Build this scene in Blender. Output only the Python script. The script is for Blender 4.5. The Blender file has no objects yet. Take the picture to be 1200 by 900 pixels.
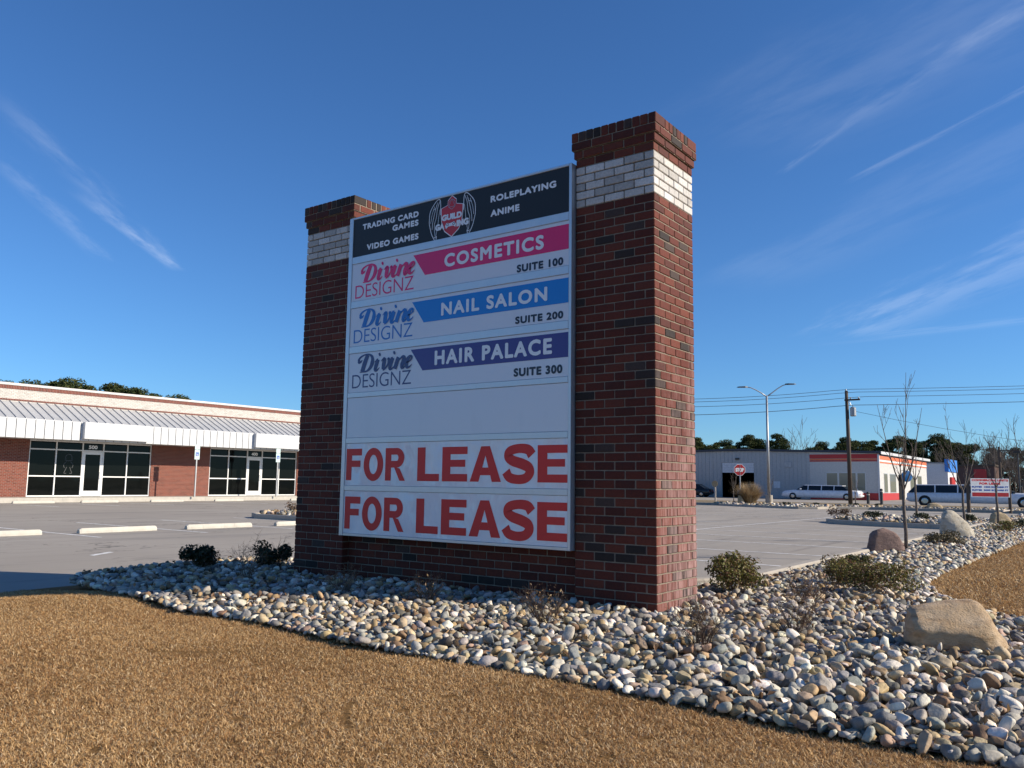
import bpy, bmesh, math, random
import numpy as np
from mathutils import Vector, Matrix, Euler
R = math.radians
rng = np.random.default_rng(7)
random.seed(7)
sc = bpy.context.scene
COL = sc.collection

# ------------------------------------------------------------------ camera
cam_d = bpy.data.cameras.new("camera"); cam = bpy.data.objects.new("camera", cam_d); COL.objects.link(cam)
CAMP = Vector((3.1699, -6.3813, 1.0584))
ROWS = np.array([[0.80663801, 0.59090532, 0.01288486], [-0.05974623, 0.10320856, -0.99286373], [-0.58801829, 0.8001118, 0.11855631]])
mw = Matrix.Identity(4)
for i in range(3):
    mw[i][0] = ROWS[0][i]; mw[i][1] = -ROWS[1][i]; mw[i][2] = -ROWS[2][i]; mw[i][3] = CAMP[i]
cam.matrix_world = mw
cam_d.sensor_width = 36; cam_d.lens = 972.08 / 1200 * 36
cam_d.clip_start = 0.05; cam_d.clip_end = 5000
sc.camera = cam

# ------------------------------------------------------------------ sky, sun, exposure
SUN_EL, SUN_ROT = R(27.0), R(64.4)
world = bpy.data.worlds.new("World"); sc.world = world; world.use_nodes = True
sc.view_settings.view_transform = 'Standard'; sc.view_settings.look = 'None'
sc.view_settings.gamma = 1; sc.view_settings.exposure = 0.48
SKY_STRENGTH = 0.082
def build_sky():
    nt = world.node_tree; N = nt.nodes; L = nt.links
    bg = N['Background']; bg.inputs[1].default_value = SKY_STRENGTH
    sky = N.new('ShaderNodeTexSky'); sky.sky_type = 'NISHITA'; sky.sun_disc = False
    sky.sun_elevation = SUN_EL; sky.sun_rotation = SUN_ROT
    sky.air_density = 1.0; sky.dust_density = 0.0; sky.ozone_density = 5.0; sky.altitude = 20
    tc = N.new('ShaderNodeTexCoord')
    sep = N.new('ShaderNodeSeparateXYZ'); L.new(tc.outputs['Generated'], sep.inputs[0])
    def m(op, a, b=None, c=None):
        n = N.new('ShaderNodeMath'); n.operation = op
        for k, v in enumerate((a, b, c)):
            if v is None: continue
            if hasattr(v, 'is_linked'): L.new(v, n.inputs[k])
            else: n.inputs[k].default_value = v
        return n.outputs[0]
    def sm(v, lo, hi):
        n = N.new('ShaderNodeMapRange'); n.interpolation_type = 'SMOOTHERSTEP'
        L.new(v, n.inputs[0]); n.inputs[1].default_value = lo; n.inputs[2].default_value = hi
        return n.outputs[0]
    z = m('MAXIMUM', sep.outputs[2], 0.02)
    px = m('DIVIDE', sep.outputs[0], z); py = m('DIVIDE', sep.outputs[1], z)
    def streak(a, b, w, amp, taper=(.15, .2), wav=.5, nscale=3.0, stretch=6., seed=0.):
        dx, dy = b[0]-a[0], b[1]-a[1]; ln = math.hypot(dx, dy); ux, uy = dx/ln, dy/ln
        s = m('ADD', m('MULTIPLY', px, ux), m('MULTIPLY_ADD', py, uy, -(a[0]*ux+a[1]*uy)))
        t = m('ADD', m('MULTIPLY', px, -uy), m('MULTIPLY_ADD', py, ux, a[0]*uy-a[1]*ux))
        cb = N.new('ShaderNodeCombineXYZ')
        L.new(m('MULTIPLY', s, nscale/stretch*2), cb.inputs[0]); L.new(m('MULTIPLY', t, nscale*2), cb.inputs[1]); cb.inputs[2].default_value = seed
        nz = N.new('ShaderNodeTexNoise'); nz.inputs['Scale'].default_value = 1.0; nz.inputs['Detail'].default_value = 6; nz.inputs['Roughness'].default_value = .62
        L.new(cb.outputs[0], nz.inputs['Vector'])
        nv = nz.outputs[0]
        off = m('MULTIPLY_ADD', nv, wav*w*2, -wav*w)
        d = m('DIVIDE', m('ABSOLUTE', m('ADD', t, off)), w)
        g = m('SUBTRACT', 1.0, sm(d, 0.0, 1.0))
        ends = m('MULTIPLY', sm(s, 0.0, ln*taper[0]), m('SUBTRACT', 1.0, sm(s, ln*(1-taper[1]), ln)))
        body = sm(nv, .28, .72)
        return m('MULTIPLY', m('MULTIPLY', g, ends), m('MULTIPLY', body, amp))
    S = [streak((-2.2, .72), (-3.66, 2.24), .085, .27, (.3, .07), .6, 5, 5, 1.3),
         streak((-2.85, 1.27), (-3.6, 2.17), .055, .42, (.4, .10), .7, 7, 4, 2.3),
         streak((-2.6, .87), (-3.8, 1.95), .075, .26, (.35, .15), .7, 5, 4, 4.1),
         streak((-.72, 2.815), (0.1, 2.17), .030, .20, (.2, .05), .9, 16, 8, 5.7),
         streak((-.86, 2.60), (-.5, 2.262), .03, .20, (.2, .2), .9, 14, 6, 7.7),
         streak((-.62, 2.37), (-.1, 1.93), .08, .15, (.3, .1), .9, 9, 4, 8.8),
         streak((-.30, 2.07), (.12, 1.80), .07, .18, (.3, .05), .9, 9, 4, 9.9),
         streak((-1.55, 5.9), (0.2, 3.5), .42, .34, (.2, .05), .8, 3.0, 5, 11.2),
         streak((-1.9, 5.95), (0.5, 5.55), .22, .24, (.3, .05), .9, 3.5, 6, 13.2),
         streak((-1.7, 4.2), (0.3, 2.4), .45, .11, (.3, .05), .7, 2.0, 4, 17.),
         streak((-1.0, 2.35), (0.4, 1.7), .45, .13, (.3, .05), .5, 2.5, 3, 19.)]
    tot = S[0]
    for q in S[1:]: tot = m('ADD', tot, q)
    tot = m("MULTIPLY", m("MINIMUM", tot, .8), .36)
    mix = N.new('ShaderNodeMix'); mix.data_type = 'RGBA'
    L.new(tot, mix.inputs['Factor']); 
    tint = N.new('ShaderNodeMix'); tint.data_type = 'RGBA'; tint.blend_type = 'MULTIPLY'; tint.inputs['Factor'].default_value = 1
    L.new(sky.outputs[0], tint.inputs['A']); tint.inputs['B'].default_value = (.61, .93, 1.24, 1)
    L.new(tint.outputs['Result'], mix.inputs['A']); mix.inputs['B'].default_value = (9.5, 10.2, 11.4, 1)
    L.new(mix.outputs['Result'], bg.inputs[0])
build_sky()
sun_d = bpy.data.lights.new("sun", 'SUN'); sun_d.energy = 5.0; sun_d.angle = R(.53); sun_d.color = (1, .89, .73)
sun = bpy.data.objects.new("sun", sun_d); COL.objects.link(sun)
SD = Vector((math.sin(SUN_ROT)*math.cos(SUN_EL), math.cos(SUN_ROT)*math.cos(SUN_EL), math.sin(SUN_EL)))
sun.rotation_euler = SD.to_track_quat('Z', 'Y').to_euler(); sun.location = SD*60

# ------------------------------------------------------------------ materials
MATS = {}
class NB:
    def __init__(s, name):
        s.m = bpy.data.materials.new(name); s.m.use_nodes = True
        s.nt = s.m.node_tree; s.N = s.nt.nodes; s.L = s.nt.links; s.b = s.N['Principled BSDF']; s._tc = None
    def lk(s, v, inp):
        if hasattr(v, 'is_linked'): s.L.new(v, inp)
        elif isinstance(v, (tuple, list)) and inp.type == 'RGBA': inp.default_value = (*v[:3], 1)
        else: inp.default_value = v
    def math(s, op, a, b=0.0, c=0.0):
        n = s.N.new('ShaderNodeMath'); n.operation = op
        for k, v in enumerate((a, b, c)): s.lk(v, n.inputs[k])
        return n.outputs[0]
    def mix(s, f, a, b, mode='MIX'):
        n = s.N.new('ShaderNodeMix'); n.data_type = 'RGBA'; n.blend_type = mode
        s.lk(f, n.inputs['Factor']); s.lk(a, n.inputs['A']); s.lk(b, n.inputs['B']); return n.outputs['Result']
    def obj(s):
        if not s._tc: s._tc = s.N.new('ShaderNodeTexCoord')
        return s._tc.outputs['Object']
    def pos(s): return s.N.new('ShaderNodeNewGeometry').outputs['Position']
    def nrm(s): return s.N.new('ShaderNodeNewGeometry').outputs['True Normal']
    def sep(s, v):
        n = s.N.new('ShaderNodeSeparateXYZ'); s.L.new(v, n.inputs[0]); return n.outputs
    def comb(s, x, y, z):
        n = s.N.new('ShaderNodeCombineXYZ')
        for k, v in enumerate((x, y, z)): s.lk(v, n.inputs[k])
        return n.outputs[0]
    def scale(s, v, sc3):
        n = s.N.new('ShaderNodeMapping'); s.L.new(v, n.inputs[0]); n.inputs['Scale'].default_value = sc3; return n.outputs[0]
    def noise(s, v, sc_, det=4, rough=.55, out=0):
        n = s.N.new('ShaderNodeTexNoise'); n.inputs['Scale'].default_value = sc_; n.inputs['Detail'].default_value = det
        n.inputs['Roughness'].default_value = rough; s.L.new(v, n.inputs['Vector']); return n.outputs[out]
    def ramp(s, v, lo, hi, a=0., b=1.):
        n = s.N.new('ShaderNodeMapRange'); s.lk(v, n.inputs[0]); n.inputs[1].default_value = lo; n.inputs[2].default_value = hi
        n.inputs[3].default_value = a; n.inputs[4].default_value = b; return n.outputs[0]
    def attr(s, name='col'):
        n = s.N.new('ShaderNodeAttribute'); n.attribute_name = name; return n.outputs['Color']
    def bump(s, h, dist=.01, strength=1.0):
        n = s.N.new('ShaderNodeBump'); n.inputs['Distance'].default_value = dist; n.inputs['Strength'].default_value = strength
        s.L.new(h, n.inputs['Height']); s.L.new(n.outputs[0], s.b.inputs['Normal'])
    def fin(s, color=None, rough=.6, metal=0., spec=.5):
        if color is not None: s.lk(color, s.b.inputs['Base Color'])
        s.lk(rough, s.b.inputs['Roughness']); s.lk(metal, s.b.inputs['Metallic']); s.b.inputs['Specular IOR Level'].default_value = spec
        return s.m
def plain(name, col, rough=.6, metal=0., spec=.5, var=.12, nsc=6., bump=0.):
    if name in MATS: return MATS[name]
    n = NB(name); v = n.noise(n.obj(), nsc, 5, .6)
    c = n.mix(n.ramp(v, .3, .7), tuple(x*(1-var) for x in col), tuple(min(1, x*(1+var)) for x in col))
    if bump: n.bump(n.noise(n.obj(), nsc*8, 4), bump)
    r = n.ramp(v, .3, .7, rough*.85, min(1, rough*1.15))
    MATS[name] = n.fin(c, r, metal, spec); return MATS[name]
def attr_mat(name, rough=.7, nsc=30., var=.3, spec=.4, bump=0., bsc=40., trans=0.):
    n = NB(name); v = n.noise(n.obj(), nsc, 5, .65)
    c = n.mix(1.0, n.attr(), n.comb(*(n.ramp(v, .25, .75, 1-var, 1+var),)*3), 'MULTIPLY')
    if bump: n.bump(n.noise(n.obj(), bsc, 5, .6), bump)
    n.fin(c, rough, 0, spec)
    if trans:
        t = n.N.new('ShaderNodeBsdfTranslucent'); n.L.new(c, t.inputs[0]); mx = n.N.new('ShaderNodeMixShader'); mx.inputs[0].default_value = trans
        n.L.new(n.b.outputs[0], mx.inputs[1]); n.L.new(t.outputs[0], mx.inputs[2]); n.L.new(mx.outputs[0], n.N['Material Output'].inputs[0])
    MATS[name] = n.m; return n.m
def asphalt():
    n = NB('asphalt'); p = n.pos()
    big = n.noise(p, .16, 4, .6); mid = n.noise(n.scale(p, (1.2, .25, 1)), .8, 5, .65); fine = n.noise(p, 90, 3, .7)
    c = n.mix(n.ramp(big, .3, .7), (.275, .243, .203), (.355, .318, .268))
    c = n.mix(n.ramp(mid, .52, .75), c, (.185, .17, .152))
    c = n.mix(n.ramp(fine, .3, .7, 0, .45), c, (.38, .35, .31))
    st = n.noise(n.scale(p, (1., .06, 1)), 2.2, 5, .7)
    c = n.mix(n.ramp(st, .60, .72, 0, .4), c, (.12, .11, .10))
    ck = n.math('ABSOLUTE', n.math('SUBTRACT', n.noise(n.scale(p, (1, .55, 1)), .33, 5, .55), .5))
    c = n.mix(n.math('MULTIPLY', n.ramp(ck, .0015, .004, .6, 0), n.ramp(n.noise(p, .09, 2), .45, .55)), c, (.06, .055, .05))
    sp = n.N.new('ShaderNodeTexVoronoi'); sp.inputs['Scale'].default_value = .42; n.L.new(p, sp.inputs['Vector'])
    c = n.mix(n.math('MULTIPLY', n.ramp(n.math('ADD', sp.outputs['Distance'], n.math('MULTIPLY', n.noise(p, 5, 4, .6), .25)), .16, .30, .55, 0), n.ramp(n.noise(p, .3, 2), .45, .6)), c, (.07, .064, .06))
    n.bump(fine, .004)
    MATS['asphalt'] = n.fin(c, .88, 0, .25)
def road_paint():
    n = NB('road_paint'); p = n.pos()
    w = n.noise(p, 9, 6, .75); f = n.noise(p, 70, 3, .7)
    c = n.mix(n.math('MULTIPLY', n.ramp(w, .42, .62), n.ramp(f, .25, .6)), (.80, .79, .76), (.34, .32, .29))
    MATS['road_paint'] = n.fin(c, .7, 0, .3)
def concrete(name, col, sc_=4.):
    n = NB(name); p = n.pos()
    a = n.noise(p, sc_, 5, .65); f = n.noise(p, 60, 3, .7); st = n.noise(n.scale(p, (3, 3, .7)), 3, 4, .6)
    c = n.mix(n.ramp(a, .3, .7), tuple(x*.82 for x in col), col)
    c = n.mix(n.ramp(st, .58, .8, 0, .6), c, tuple(x*.5 for x in col))
    c = n.mix(n.ramp(f, .55, .75, 0, .35), c, tuple(x*.6 for x in col))
    n.bump(f, .004); MATS[name] = n.fin(c, .85, 0, .25)
def brick_shader(name, bw, bh, pal, mortar, joint=.011, painted=False):
    n = NB(name); p = n.sep(n.pos()); nn = n.sep(n.nrm())
    f = n.math('GREATER_THAN', n.math('ABSOLUTE', nn[0]), .5)
    u = n.math('ADD', n.math('MULTIPLY', p[1], f), n.math('MULTIPLY', p[0], n.math('SUBTRACT', 1., f)))
    row = n.math('FLOOR', n.math('DIVIDE', p[2], bh))
    us = n.math('ADD', n.math('DIVIDE', u, bw), n.math('MULTIPLY', n.math('FLOORED_MODULO', row, 2.), .5))
    colm = n.math('FLOOR', us)
    fu = n.math('MULTIPLY', n.math('SUBTRACT', us, colm), bw); fv = n.math('SUBTRACT', p[2], n.math('MULTIPLY', row, bh))
    e = n.math('MINIMUM', n.math('MINIMUM', fu, n.math('SUBTRACT', bw, fu)), n.math('MINIMUM', fv, n.math('SUBTRACT', bh, fv)))
    wn = n.N.new('ShaderNodeTexWhiteNoise'); n.L.new(n.comb(row, colm, 0.), wn.inputs['Vector'])
    cr = n.N.new('ShaderNodeValToRGB'); n.L.new(wn.outputs[0], cr.inputs[0])
    els = cr.color_ramp.elements
    for k, (ps, cc) in enumerate(pal):
        el = els[k] if k < 2 else els.new(ps)
        el.position = ps; el.color = (*cc, 1)
    nz = n.noise(n.pos(), 25, 4, .6)
    c = n.mix(1., cr.outputs[0], n.comb(*(n.ramp(nz, .3, .7, .8, 1.2),)*3), 'MULTIPLY')
    msk = n.ramp(e, joint*.35, joint*.6)
    c = n.mix(msk, mortar, c)
    n.bump(msk, .006); MATS[name] = n.fin(c, .8, 0, .3)
def brick_attr(name, haze=False):
    n = NB(name); P = n.pos(); p = n.sep(P)
    v = n.noise(P, 45, 5, .65); v2 = n.noise(P, 9, 4, .6)
    c = n.mix(1., n.attr(), n.comb(*(n.ramp(v, .25, .75, .72, 1.25),)*3), 'MULTIPLY')
    c = n.mix(n.ramp(v2, .55, .8, 0, .35), c, (.06, .03, .025))
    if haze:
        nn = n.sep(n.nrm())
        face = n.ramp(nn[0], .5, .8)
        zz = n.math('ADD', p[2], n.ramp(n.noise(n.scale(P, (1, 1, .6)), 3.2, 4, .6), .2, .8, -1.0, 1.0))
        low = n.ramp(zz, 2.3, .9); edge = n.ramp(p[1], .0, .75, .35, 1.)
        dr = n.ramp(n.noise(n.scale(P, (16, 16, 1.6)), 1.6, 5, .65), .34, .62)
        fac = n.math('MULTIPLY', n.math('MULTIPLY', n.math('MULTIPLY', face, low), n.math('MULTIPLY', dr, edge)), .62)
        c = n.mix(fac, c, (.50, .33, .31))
    n.bump(v, .003); MATS[name] = n.fin(c, .78, 0, .35)
def panel_mat(name, col, rough=.22, wr=0.):
    n = NB(name); o = n.obj()
    d = n.noise(n.scale(o, (1., 1., .35)), 4, 5, .6)
    c = n.mix(n.ramp(d, .55, .85, 0, .22), col, tuple(x*.72 for x in col))
    if wr: n.bump(n.noise(n.scale(o, (2.2, 1, .9)), 2.0, 3, .5), wr)
    MATS[name] = n.fin(c, rough, 0, .5)
asphalt(); road_paint()
concrete('kerb_concrete', (.42, .38, .32)); concrete('stop_concrete', (.56, .53, .46)); concrete('walk_concrete', (.50, .47, .41))
brick_shader('strip_brick', .2032, .0762, [(0., (.125, .034, .022)), (.3, (.18, .048, .03)), (.7, (.21, .06, .038)), (1., (.15, .044, .031))], (.30, .24, .20), .012)
brick_shader('white_brick', .2032, .0762, [(0., (.50, .475, .43)), (.5, (.58, .55, .505)), (.8, (.54, .51, .47)), (1., (.44, .415, .38))], (.30, .265, .23), .010)
brick_shader('rowlock_brick', .0762, .30, [(0., (.14, .038, .026)), (.4, (.18, .05, .034)), (.8, (.16, .045, .03)), (1., (.11, .036, .028))], (.38, .30, .26), .012)
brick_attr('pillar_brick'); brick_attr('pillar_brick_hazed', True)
plain('mortar', (.225, .188, .146), .95, 0, .1, .2, 20, .004)
panel_mat('panel_white', (.72, .74, .77), .18); panel_mat('banner_white', (.80, .81, .83), .12, .05)
panel_mat('panel_black', (.008, .008, .010), .55); panel_mat('print_pink', (.78, .008, .125), .25); panel_mat('print_blue', (.004, .21, .60), .25)
panel_mat('print_purple', (.045, .026, .20), .25); panel_mat('print_red', (.68, .024, .018), .5); panel_mat('print_white', (.84, .84, .84), .3)
panel_mat('print_navy', (.035, .04, .15), .25); panel_mat('print_black', (.012, .013, .03), .3); panel_mat('print_grey', (.30, .31, .34), .3)
panel_mat('print_shield', (.6, .02, .02), .3); panel_mat('print_logoblue', (.01, .16, .50), .3)
plain('aluminium', (.56, .57, .58), .38, .55, .5, .06, 8); plain('dark_void', (.012, .012, .013), .9, 0, .1)
plain('white_metal', (.56, .57, .575), .42, 0, .4, .05, 2); plain('roof_metal', (.47, .48, .485), .45, .2, .4, .06, 2)
plain('seam_metal', (.45, .46, .47), .5, .2); plain('white_frame', (.74, .74, .73), .4, 0, .4, .05, 3)
plain('stone_coping', (.58, .56, .53), .7)
def glass(name, col=(.006, .007, .008), rough=.04, spec=.35):
    n = NB(name); n.bump(n.noise(n.obj(), .8, 2), .01, .3); MATS[name] = n.fin(col, rough, 0, spec)
glass('dark_glass', (.004, .005, .005), .04, .13); glass('car_glass', (.008, .009, .011), .03, .5); glass('day_glass', (.20, .21, .17), .08, .5)
attr_mat('stone', .72, 28, .28, .35, .004, 70); attr_mat('leaf', .55, 60, .15, .4, trans=.22); attr_mat('blade', .75, 40, .12, .2, trans=.25)
attr_mat('twig', .85, 30, .3, .2); attr_mat('needle', .7, 3, .25, .2, trans=.12); attr_mat('bark', .9, 14, .45, .2, .01, 30)
def boulder_mat(name, a, b, dark):
    n = NB(name); o = n.obj()
    v = n.noise(o, 5, 6, .65); f = n.noise(o, 45, 4, .7); st = n.noise(n.scale(o, (1, 1, 3)), 3, 5, .6)
    c = n.mix(n.ramp(v, .32, .68), a, b); c = n.mix(n.ramp(st, .55, .75, 0, .7), c, dark); c = n.mix(n.ramp(f, .58, .75, 0, .5), c, dark)
    n.bump(n.math('ADD', f, n.math('MULTIPLY', v, 2.)), .012); MATS[name] = n.fin(c, .88, 0, .25)
boulder_mat('sandstone', (.42, .285, .16), (.56, .43, .29), (.25, .15, .08)); boulder_mat('purple_rock', (.17, .115, .10), (.24, .165, .14), (.09, .065, .06))
boulder_mat('limestone', (.42, .37, .28), (.52, .48, .40), (.22, .16, .09)); boulder_mat('tan_rock', (.36, .27, .16), (.45, .36, .23), (.20, .14, .08))
def soil(name, a, b, sc_):
    n = NB(name); p = n.pos(); v = n.noise(p, sc_, 6, .7); w = n.noise(p, sc_*.07, 3, .6)
    c = n.mix(n.ramp(v, .3, .7), a, b); c = n.mix(n.ramp(w, .4, .7, 0, .4), c, a); n.bump(v, .02); MATS[name] = n.fin(c, .95, 0, .1)
soil('bed_soil', (.045, .036, .03), (.16, .135, .11), 22); soil('thatch', (.12, .065, .024), (.34, .20, .08), 60)
soil('verge_ground', (.16, .12, .07), (.36, .29, .19), 6); soil('far_ground', (.09, .075, .045), (.17, .14, .08), 2)
for nm, c, r_, m_ in [('galv', (.36, .37, .38), .5, .6), ('pole_wood', (.085, .062, .046), .9, 0), ('steel_dark', (.05, .052, .055), .5, .4), ('sign_red', (.42, .012, .016), .45, 0),
    ('sign_white', (.78, .78, .76), .45, 0), ('sign_aqua', (.52, .66, .64), .4, 0), ('sign_blue', (.02, .09, .38), .4, 0), ('car_white', (.72, .73, .75), .18, 0), ('car_dark', (.015, .016, .019), .2, 0),
    ('rubber', (.015, .015, .015), .85, 0), ('chrome', (.40, .41, .42), .2, .9), ('lamp_clear', (.75, .76, .76), .15, 0), ('lamp_red', (.35, .01, .01), .2, 0),
    ('ware_metal', (.39, .395, .395), .55, 0), ('ware_smooth', (.50, .49, .465), .6, 0), ('ware_red', (.42, .02, .02), .5, 0), ('ware_orange', (.66, .15, .05), .5, 0), ('ware_navy', (.022, .03, .05), .5, 0),
    ('b3_wall', (.60, .61, .63), .6, 0), ('b3_blue', (.03, .2, .62), .5, 0), ('brown_wall', (.11, .06, .05), .8, 0), ('balloon_blue', (.03, .22, .6), .35, 0), ('wire', (.02, .02, .022), .6, 0), ('bollard', (.05, .05, .052), .6, 0),
    ('cream_block', (.55, .48, .40), .8, 0), ('insulator', (.30, .32, .33), .3, 0)]:
    plain(nm, c, r_, m_)

# ------------------------------------------------------------------ mesh helpers
class MB:
    def __init__(s): s.v = []; s.f = []; s.c = []; s.mi = []
    def add(s, vs, fs, col=(1, 1, 1), mi=0):
        o = len(s.v); s.v.extend([tuple(x) for x in vs]); s.f.extend([tuple(i+o for i in f) for f in fs])
        s.c.extend([col]*len(vs)); s.mi.extend([mi]*len(fs)); return s
    def box(s, x0, x1, y0, y1, z0, z1, col=(1, 1, 1), mi=0, bev=0.0):
        x0, x1 = min(x0, x1), max(x0, x1); y0, y1 = min(y0, y1), max(y0, y1); z0, z1 = min(z0, z1), max(z0, z1)
        if bev <= 0:
            vs = [(x, y, z) for x in (x0, x1) for y in (y0, y1) for z in (z0, z1)]
            return s.add(vs, [(0, 1, 3, 2), (4, 6, 7, 5), (0, 4, 5, 1), (2, 3, 7, 6), (0, 2, 6, 4), (1, 5, 7, 3)], col, mi)
        b = min(bev, (x1-x0)*.45, (y1-y0)*.45, (z1-z0)*.45)
        X, Y, Z = (x0, x1), (y0, y1), (z0, z1); vs = []; idx = {}
        for i in (0, 1):
            for j in (0, 1):
                for k in (0, 1):
                    sx, sy, sz = (b if i == 0 else -b), (b if j == 0 else -b), (b if k == 0 else -b)
                    for a, q in enumerate(((X[i], Y[j]+sy, Z[k]+sz), (X[i]+sx, Y[j], Z[k]+sz), (X[i]+sx, Y[j]+sy, Z[k]))):
                        idx[(i, j, k, a)] = len(vs); vs.append(q)
        g = lambda i, j, k, a: idx[(i, j, k, a)]
        fs = []
        for i in (0, 1): q = [g(i, 0, 0, 0), g(i, 1, 0, 0), g(i, 1, 1, 0), g(i, 0, 1, 0)]; fs.append(q if i else q[::-1])
        for j in (0, 1): q = [g(0, j, 0, 1), g(0, j, 1, 1), g(1, j, 1, 1), g(1, j, 0, 1)]; fs.append(q if j else q[::-1])
        for k in (0, 1): q = [g(0, 0, k, 2), g(1, 0, k, 2), g(1, 1, k, 2), g(0, 1, k, 2)]; fs.append(q if k else q[::-1])
        for i in (0, 1):
            for j in (0, 1):
                q = [g(i, j, 0, 0), g(i, j, 1, 0), g(i, j, 1, 1), g(i, j, 0, 1)]; fs.append(q if (i+j) % 2 else q[::-1])
            for k in (0, 1):
                q = [g(i, 0, k, 0), g(i, 0, k, 2), g(i, 1, k, 2), g(i, 1, k, 0)]; fs.append(q if (i+k) % 2 else q[::-1])
        for j in (0, 1):
            for k in (0, 1):
                q = [g(0, j, k, 1), g(1, j, k, 1), g(1, j, k, 2), g(0, j, k, 2)]; fs.append(q if (j+k) % 2 else q[::-1])
        for i in (0, 1):
            for j in (0, 1):
                for k in (0, 1): fs.append([g(i, j, k, 0), g(i, j, k, 1), g(i, j, k, 2)])
        return s.add(vs, fs, col, mi)
    def tube(s, pts, rad, n=8, col=(1, 1, 1), mi=0, cap=True):
        pts = [Vector(p) for p in pts]; k = len(pts)
        if not hasattr(rad, '__len__'): rad = [rad]*k
        vs = []; fs = []; ref = None
        for i, p in enumerate(pts):
            t = (pts[min(i+1, k-1)]-pts[max(i-1, 0)])
            t = t.normalized() if t.length > 1e-9 else Vector((0, 0, 1))
            if ref is None:
                ref = Vector((1, 0, 0)) if abs(t.x) < .8 else Vector((0, 1, 0))
            a = (ref-t*ref.dot(t)).normalized(); ref = a; b = t.cross(a)
            for j in range(n):
                th = 2*math.pi*j/n; vs.append(p+(a*math.cos(th)+b*math.sin(th))*rad[i])
        for i in range(k-1):
            for j in range(n):
                fs.append((i*n+j, i*n+(j+1) % n, (i+1)*n+(j+1) % n, (i+1)*n+j))
        if cap: fs.append(tuple(range(n-1, -1, -1))); fs.append(tuple(range((k-1)*n, k*n)))
        return s.add(vs, fs, col, mi)
    def prism(s, poly, fn, d0, d1, col=(1, 1, 1), mi=0):
        """extrude 2D poly; fn(u,v,d)->xyz"""
        n = len(poly); vs = [fn(u, v, d0) for u, v in poly]+[fn(u, v, d1) for u, v in poly]
        fs = [tuple(range(n)), tuple(range(2*n-1, n-1, -1))]+[(i, i+n, (i+1) % n+n, (i+1) % n) for i in range(n)]
        return s.add(vs, fs, col, mi)
    def ribbon(s, pts, w, fn, d, th=.0015, col=(1, 1, 1)):
        """variable width 2D stroke through pts, catmull-rom"""
        P = [np.array(p, float) for p in pts]; W = list(w) if hasattr(w, '__len__') else [w]*len(P)
        out = []; ow = []
        Q = [2*P[0]-P[1]]+P+[2*P[-1]-P[-2]]
        for i in range(len(P)-1):
            p0, p1, p2, p3 = Q[i:i+4]
            for q in range(8):
                t = q/8; out.append(.5*((2*p1)+(-p0+p2)*t+(2*p0-5*p1+4*p2-p3)*t*t+(-p0+3*p1-3*p2+p3)*t**3)); ow.append(W[i]*(1-t)+W[i+1]*t)
        out.append(P[-1]); ow.append(W[-1]); k = len(out); l = []; r = []
        for i in range(k):
            t = out[min(i+1, k-1)]-out[max(i-1, 0)]; t = t/(np.linalg.norm(t)+1e-9); nn = np.array((-t[1], t[0]))
            l.append(out[i]+nn*ow[i]/2); r.append(out[i]-nn*ow[i]/2)
        vs = [fn(*q, d) for q in l]+[fn(*q, d) for q in r]
        s.add(vs, [(i, i+k, i+k+1, i+1) for i in range(k-1)], col); return s
def parent_loc(o):
    t = Vector((0, 0, 0))
    while o is not None: t = t+o.location; o = o.parent
    return t
def part(name, mb, mats, parent=None, smooth=False, local=False):
    off = Vector((0, 0, 0)) if (local or parent is None) else parent_loc(parent)
    me = bpy.data.meshes.new(name)
    vs = mb.v if off.length == 0 else [(x-off.x, y-off.y, z-off.z) for x, y, z in mb.v]
    me.from_pydata(vs, [], mb.f)
    if not isinstance(mats, (list, tuple)): mats = [mats]
    for m in mats: me.materials.append(MATS[m])
    if len(mats) > 1: me.polygons.foreach_set('material_index', mb.mi)
    if any(c != (1, 1, 1) for c in mb.c[:1]+mb.c[-1:]):
        a = me.attributes.new('col', 'FLOAT_COLOR', 'POINT'); a.data.foreach_set('color', np.c_[np.array(mb.c, float), np.ones(len(mb.c))].ravel())
    if smooth: me.polygons.foreach_set('use_smooth', [True]*len(me.polygons))
    me.update(); o = bpy.data.objects.new(name, me); COL.objects.link(o)
    if parent: o.parent = parent
    return o
def np_obj(name, V, F, C, mat, parent=None, smooth=True, local=False):
    """V (n,3), F (m,k) constant k, C (n,3) colours"""
    V = np.asarray(V, float)
    if parent is not None and not local: V = V-np.array(parent_loc(parent))
    me = bpy.data.meshes.new(name); m, k = F.shape
    me.vertices.add(len(V)); me.vertices.foreach_set('co', V.astype(np.float32).ravel())
    me.loops.add(m*k); me.loops.foreach_set('vertex_index', F.astype(np.int32).ravel())
    me.polygons.add(m); me.polygons.foreach_set('loop_start', np.arange(0, m*k, k, dtype=np.int32))
    try: me.polygons.foreach_set('loop_total', np.full(m, k, dtype=np.int32))
    except Exception: pass
    a = me.attributes.new('col', 'FLOAT_COLOR', 'POINT'); a.data.foreach_set('color', np.c_[C, np.ones(len(C))].astype(np.float32).ravel())
    me.materials.append(MATS[mat]); me.update(calc_edges=True)
    me.polygons.foreach_set('use_smooth', np.full(m, smooth)); 
    o = bpy.data.objects.new(name, me); COL.objects.link(o)
    if parent: o.parent = parent
    return o
def tag(o, label=None, cat=None, group=None, kind=None):
    if label: o['label'] = label
    if cat: o['category'] = cat
    if group: o['group'] = group
    if kind: o['kind'] = kind
    return o
def thing(name, loc, label, cat, group=None, rz=0):
    o = bpy.data.objects.new(name, None); COL.objects.link(o); o.location = loc; o.rotation_euler = (0, 0, rz); o.empty_display_size = .2
    return tag(o, label, cat, group)
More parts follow.
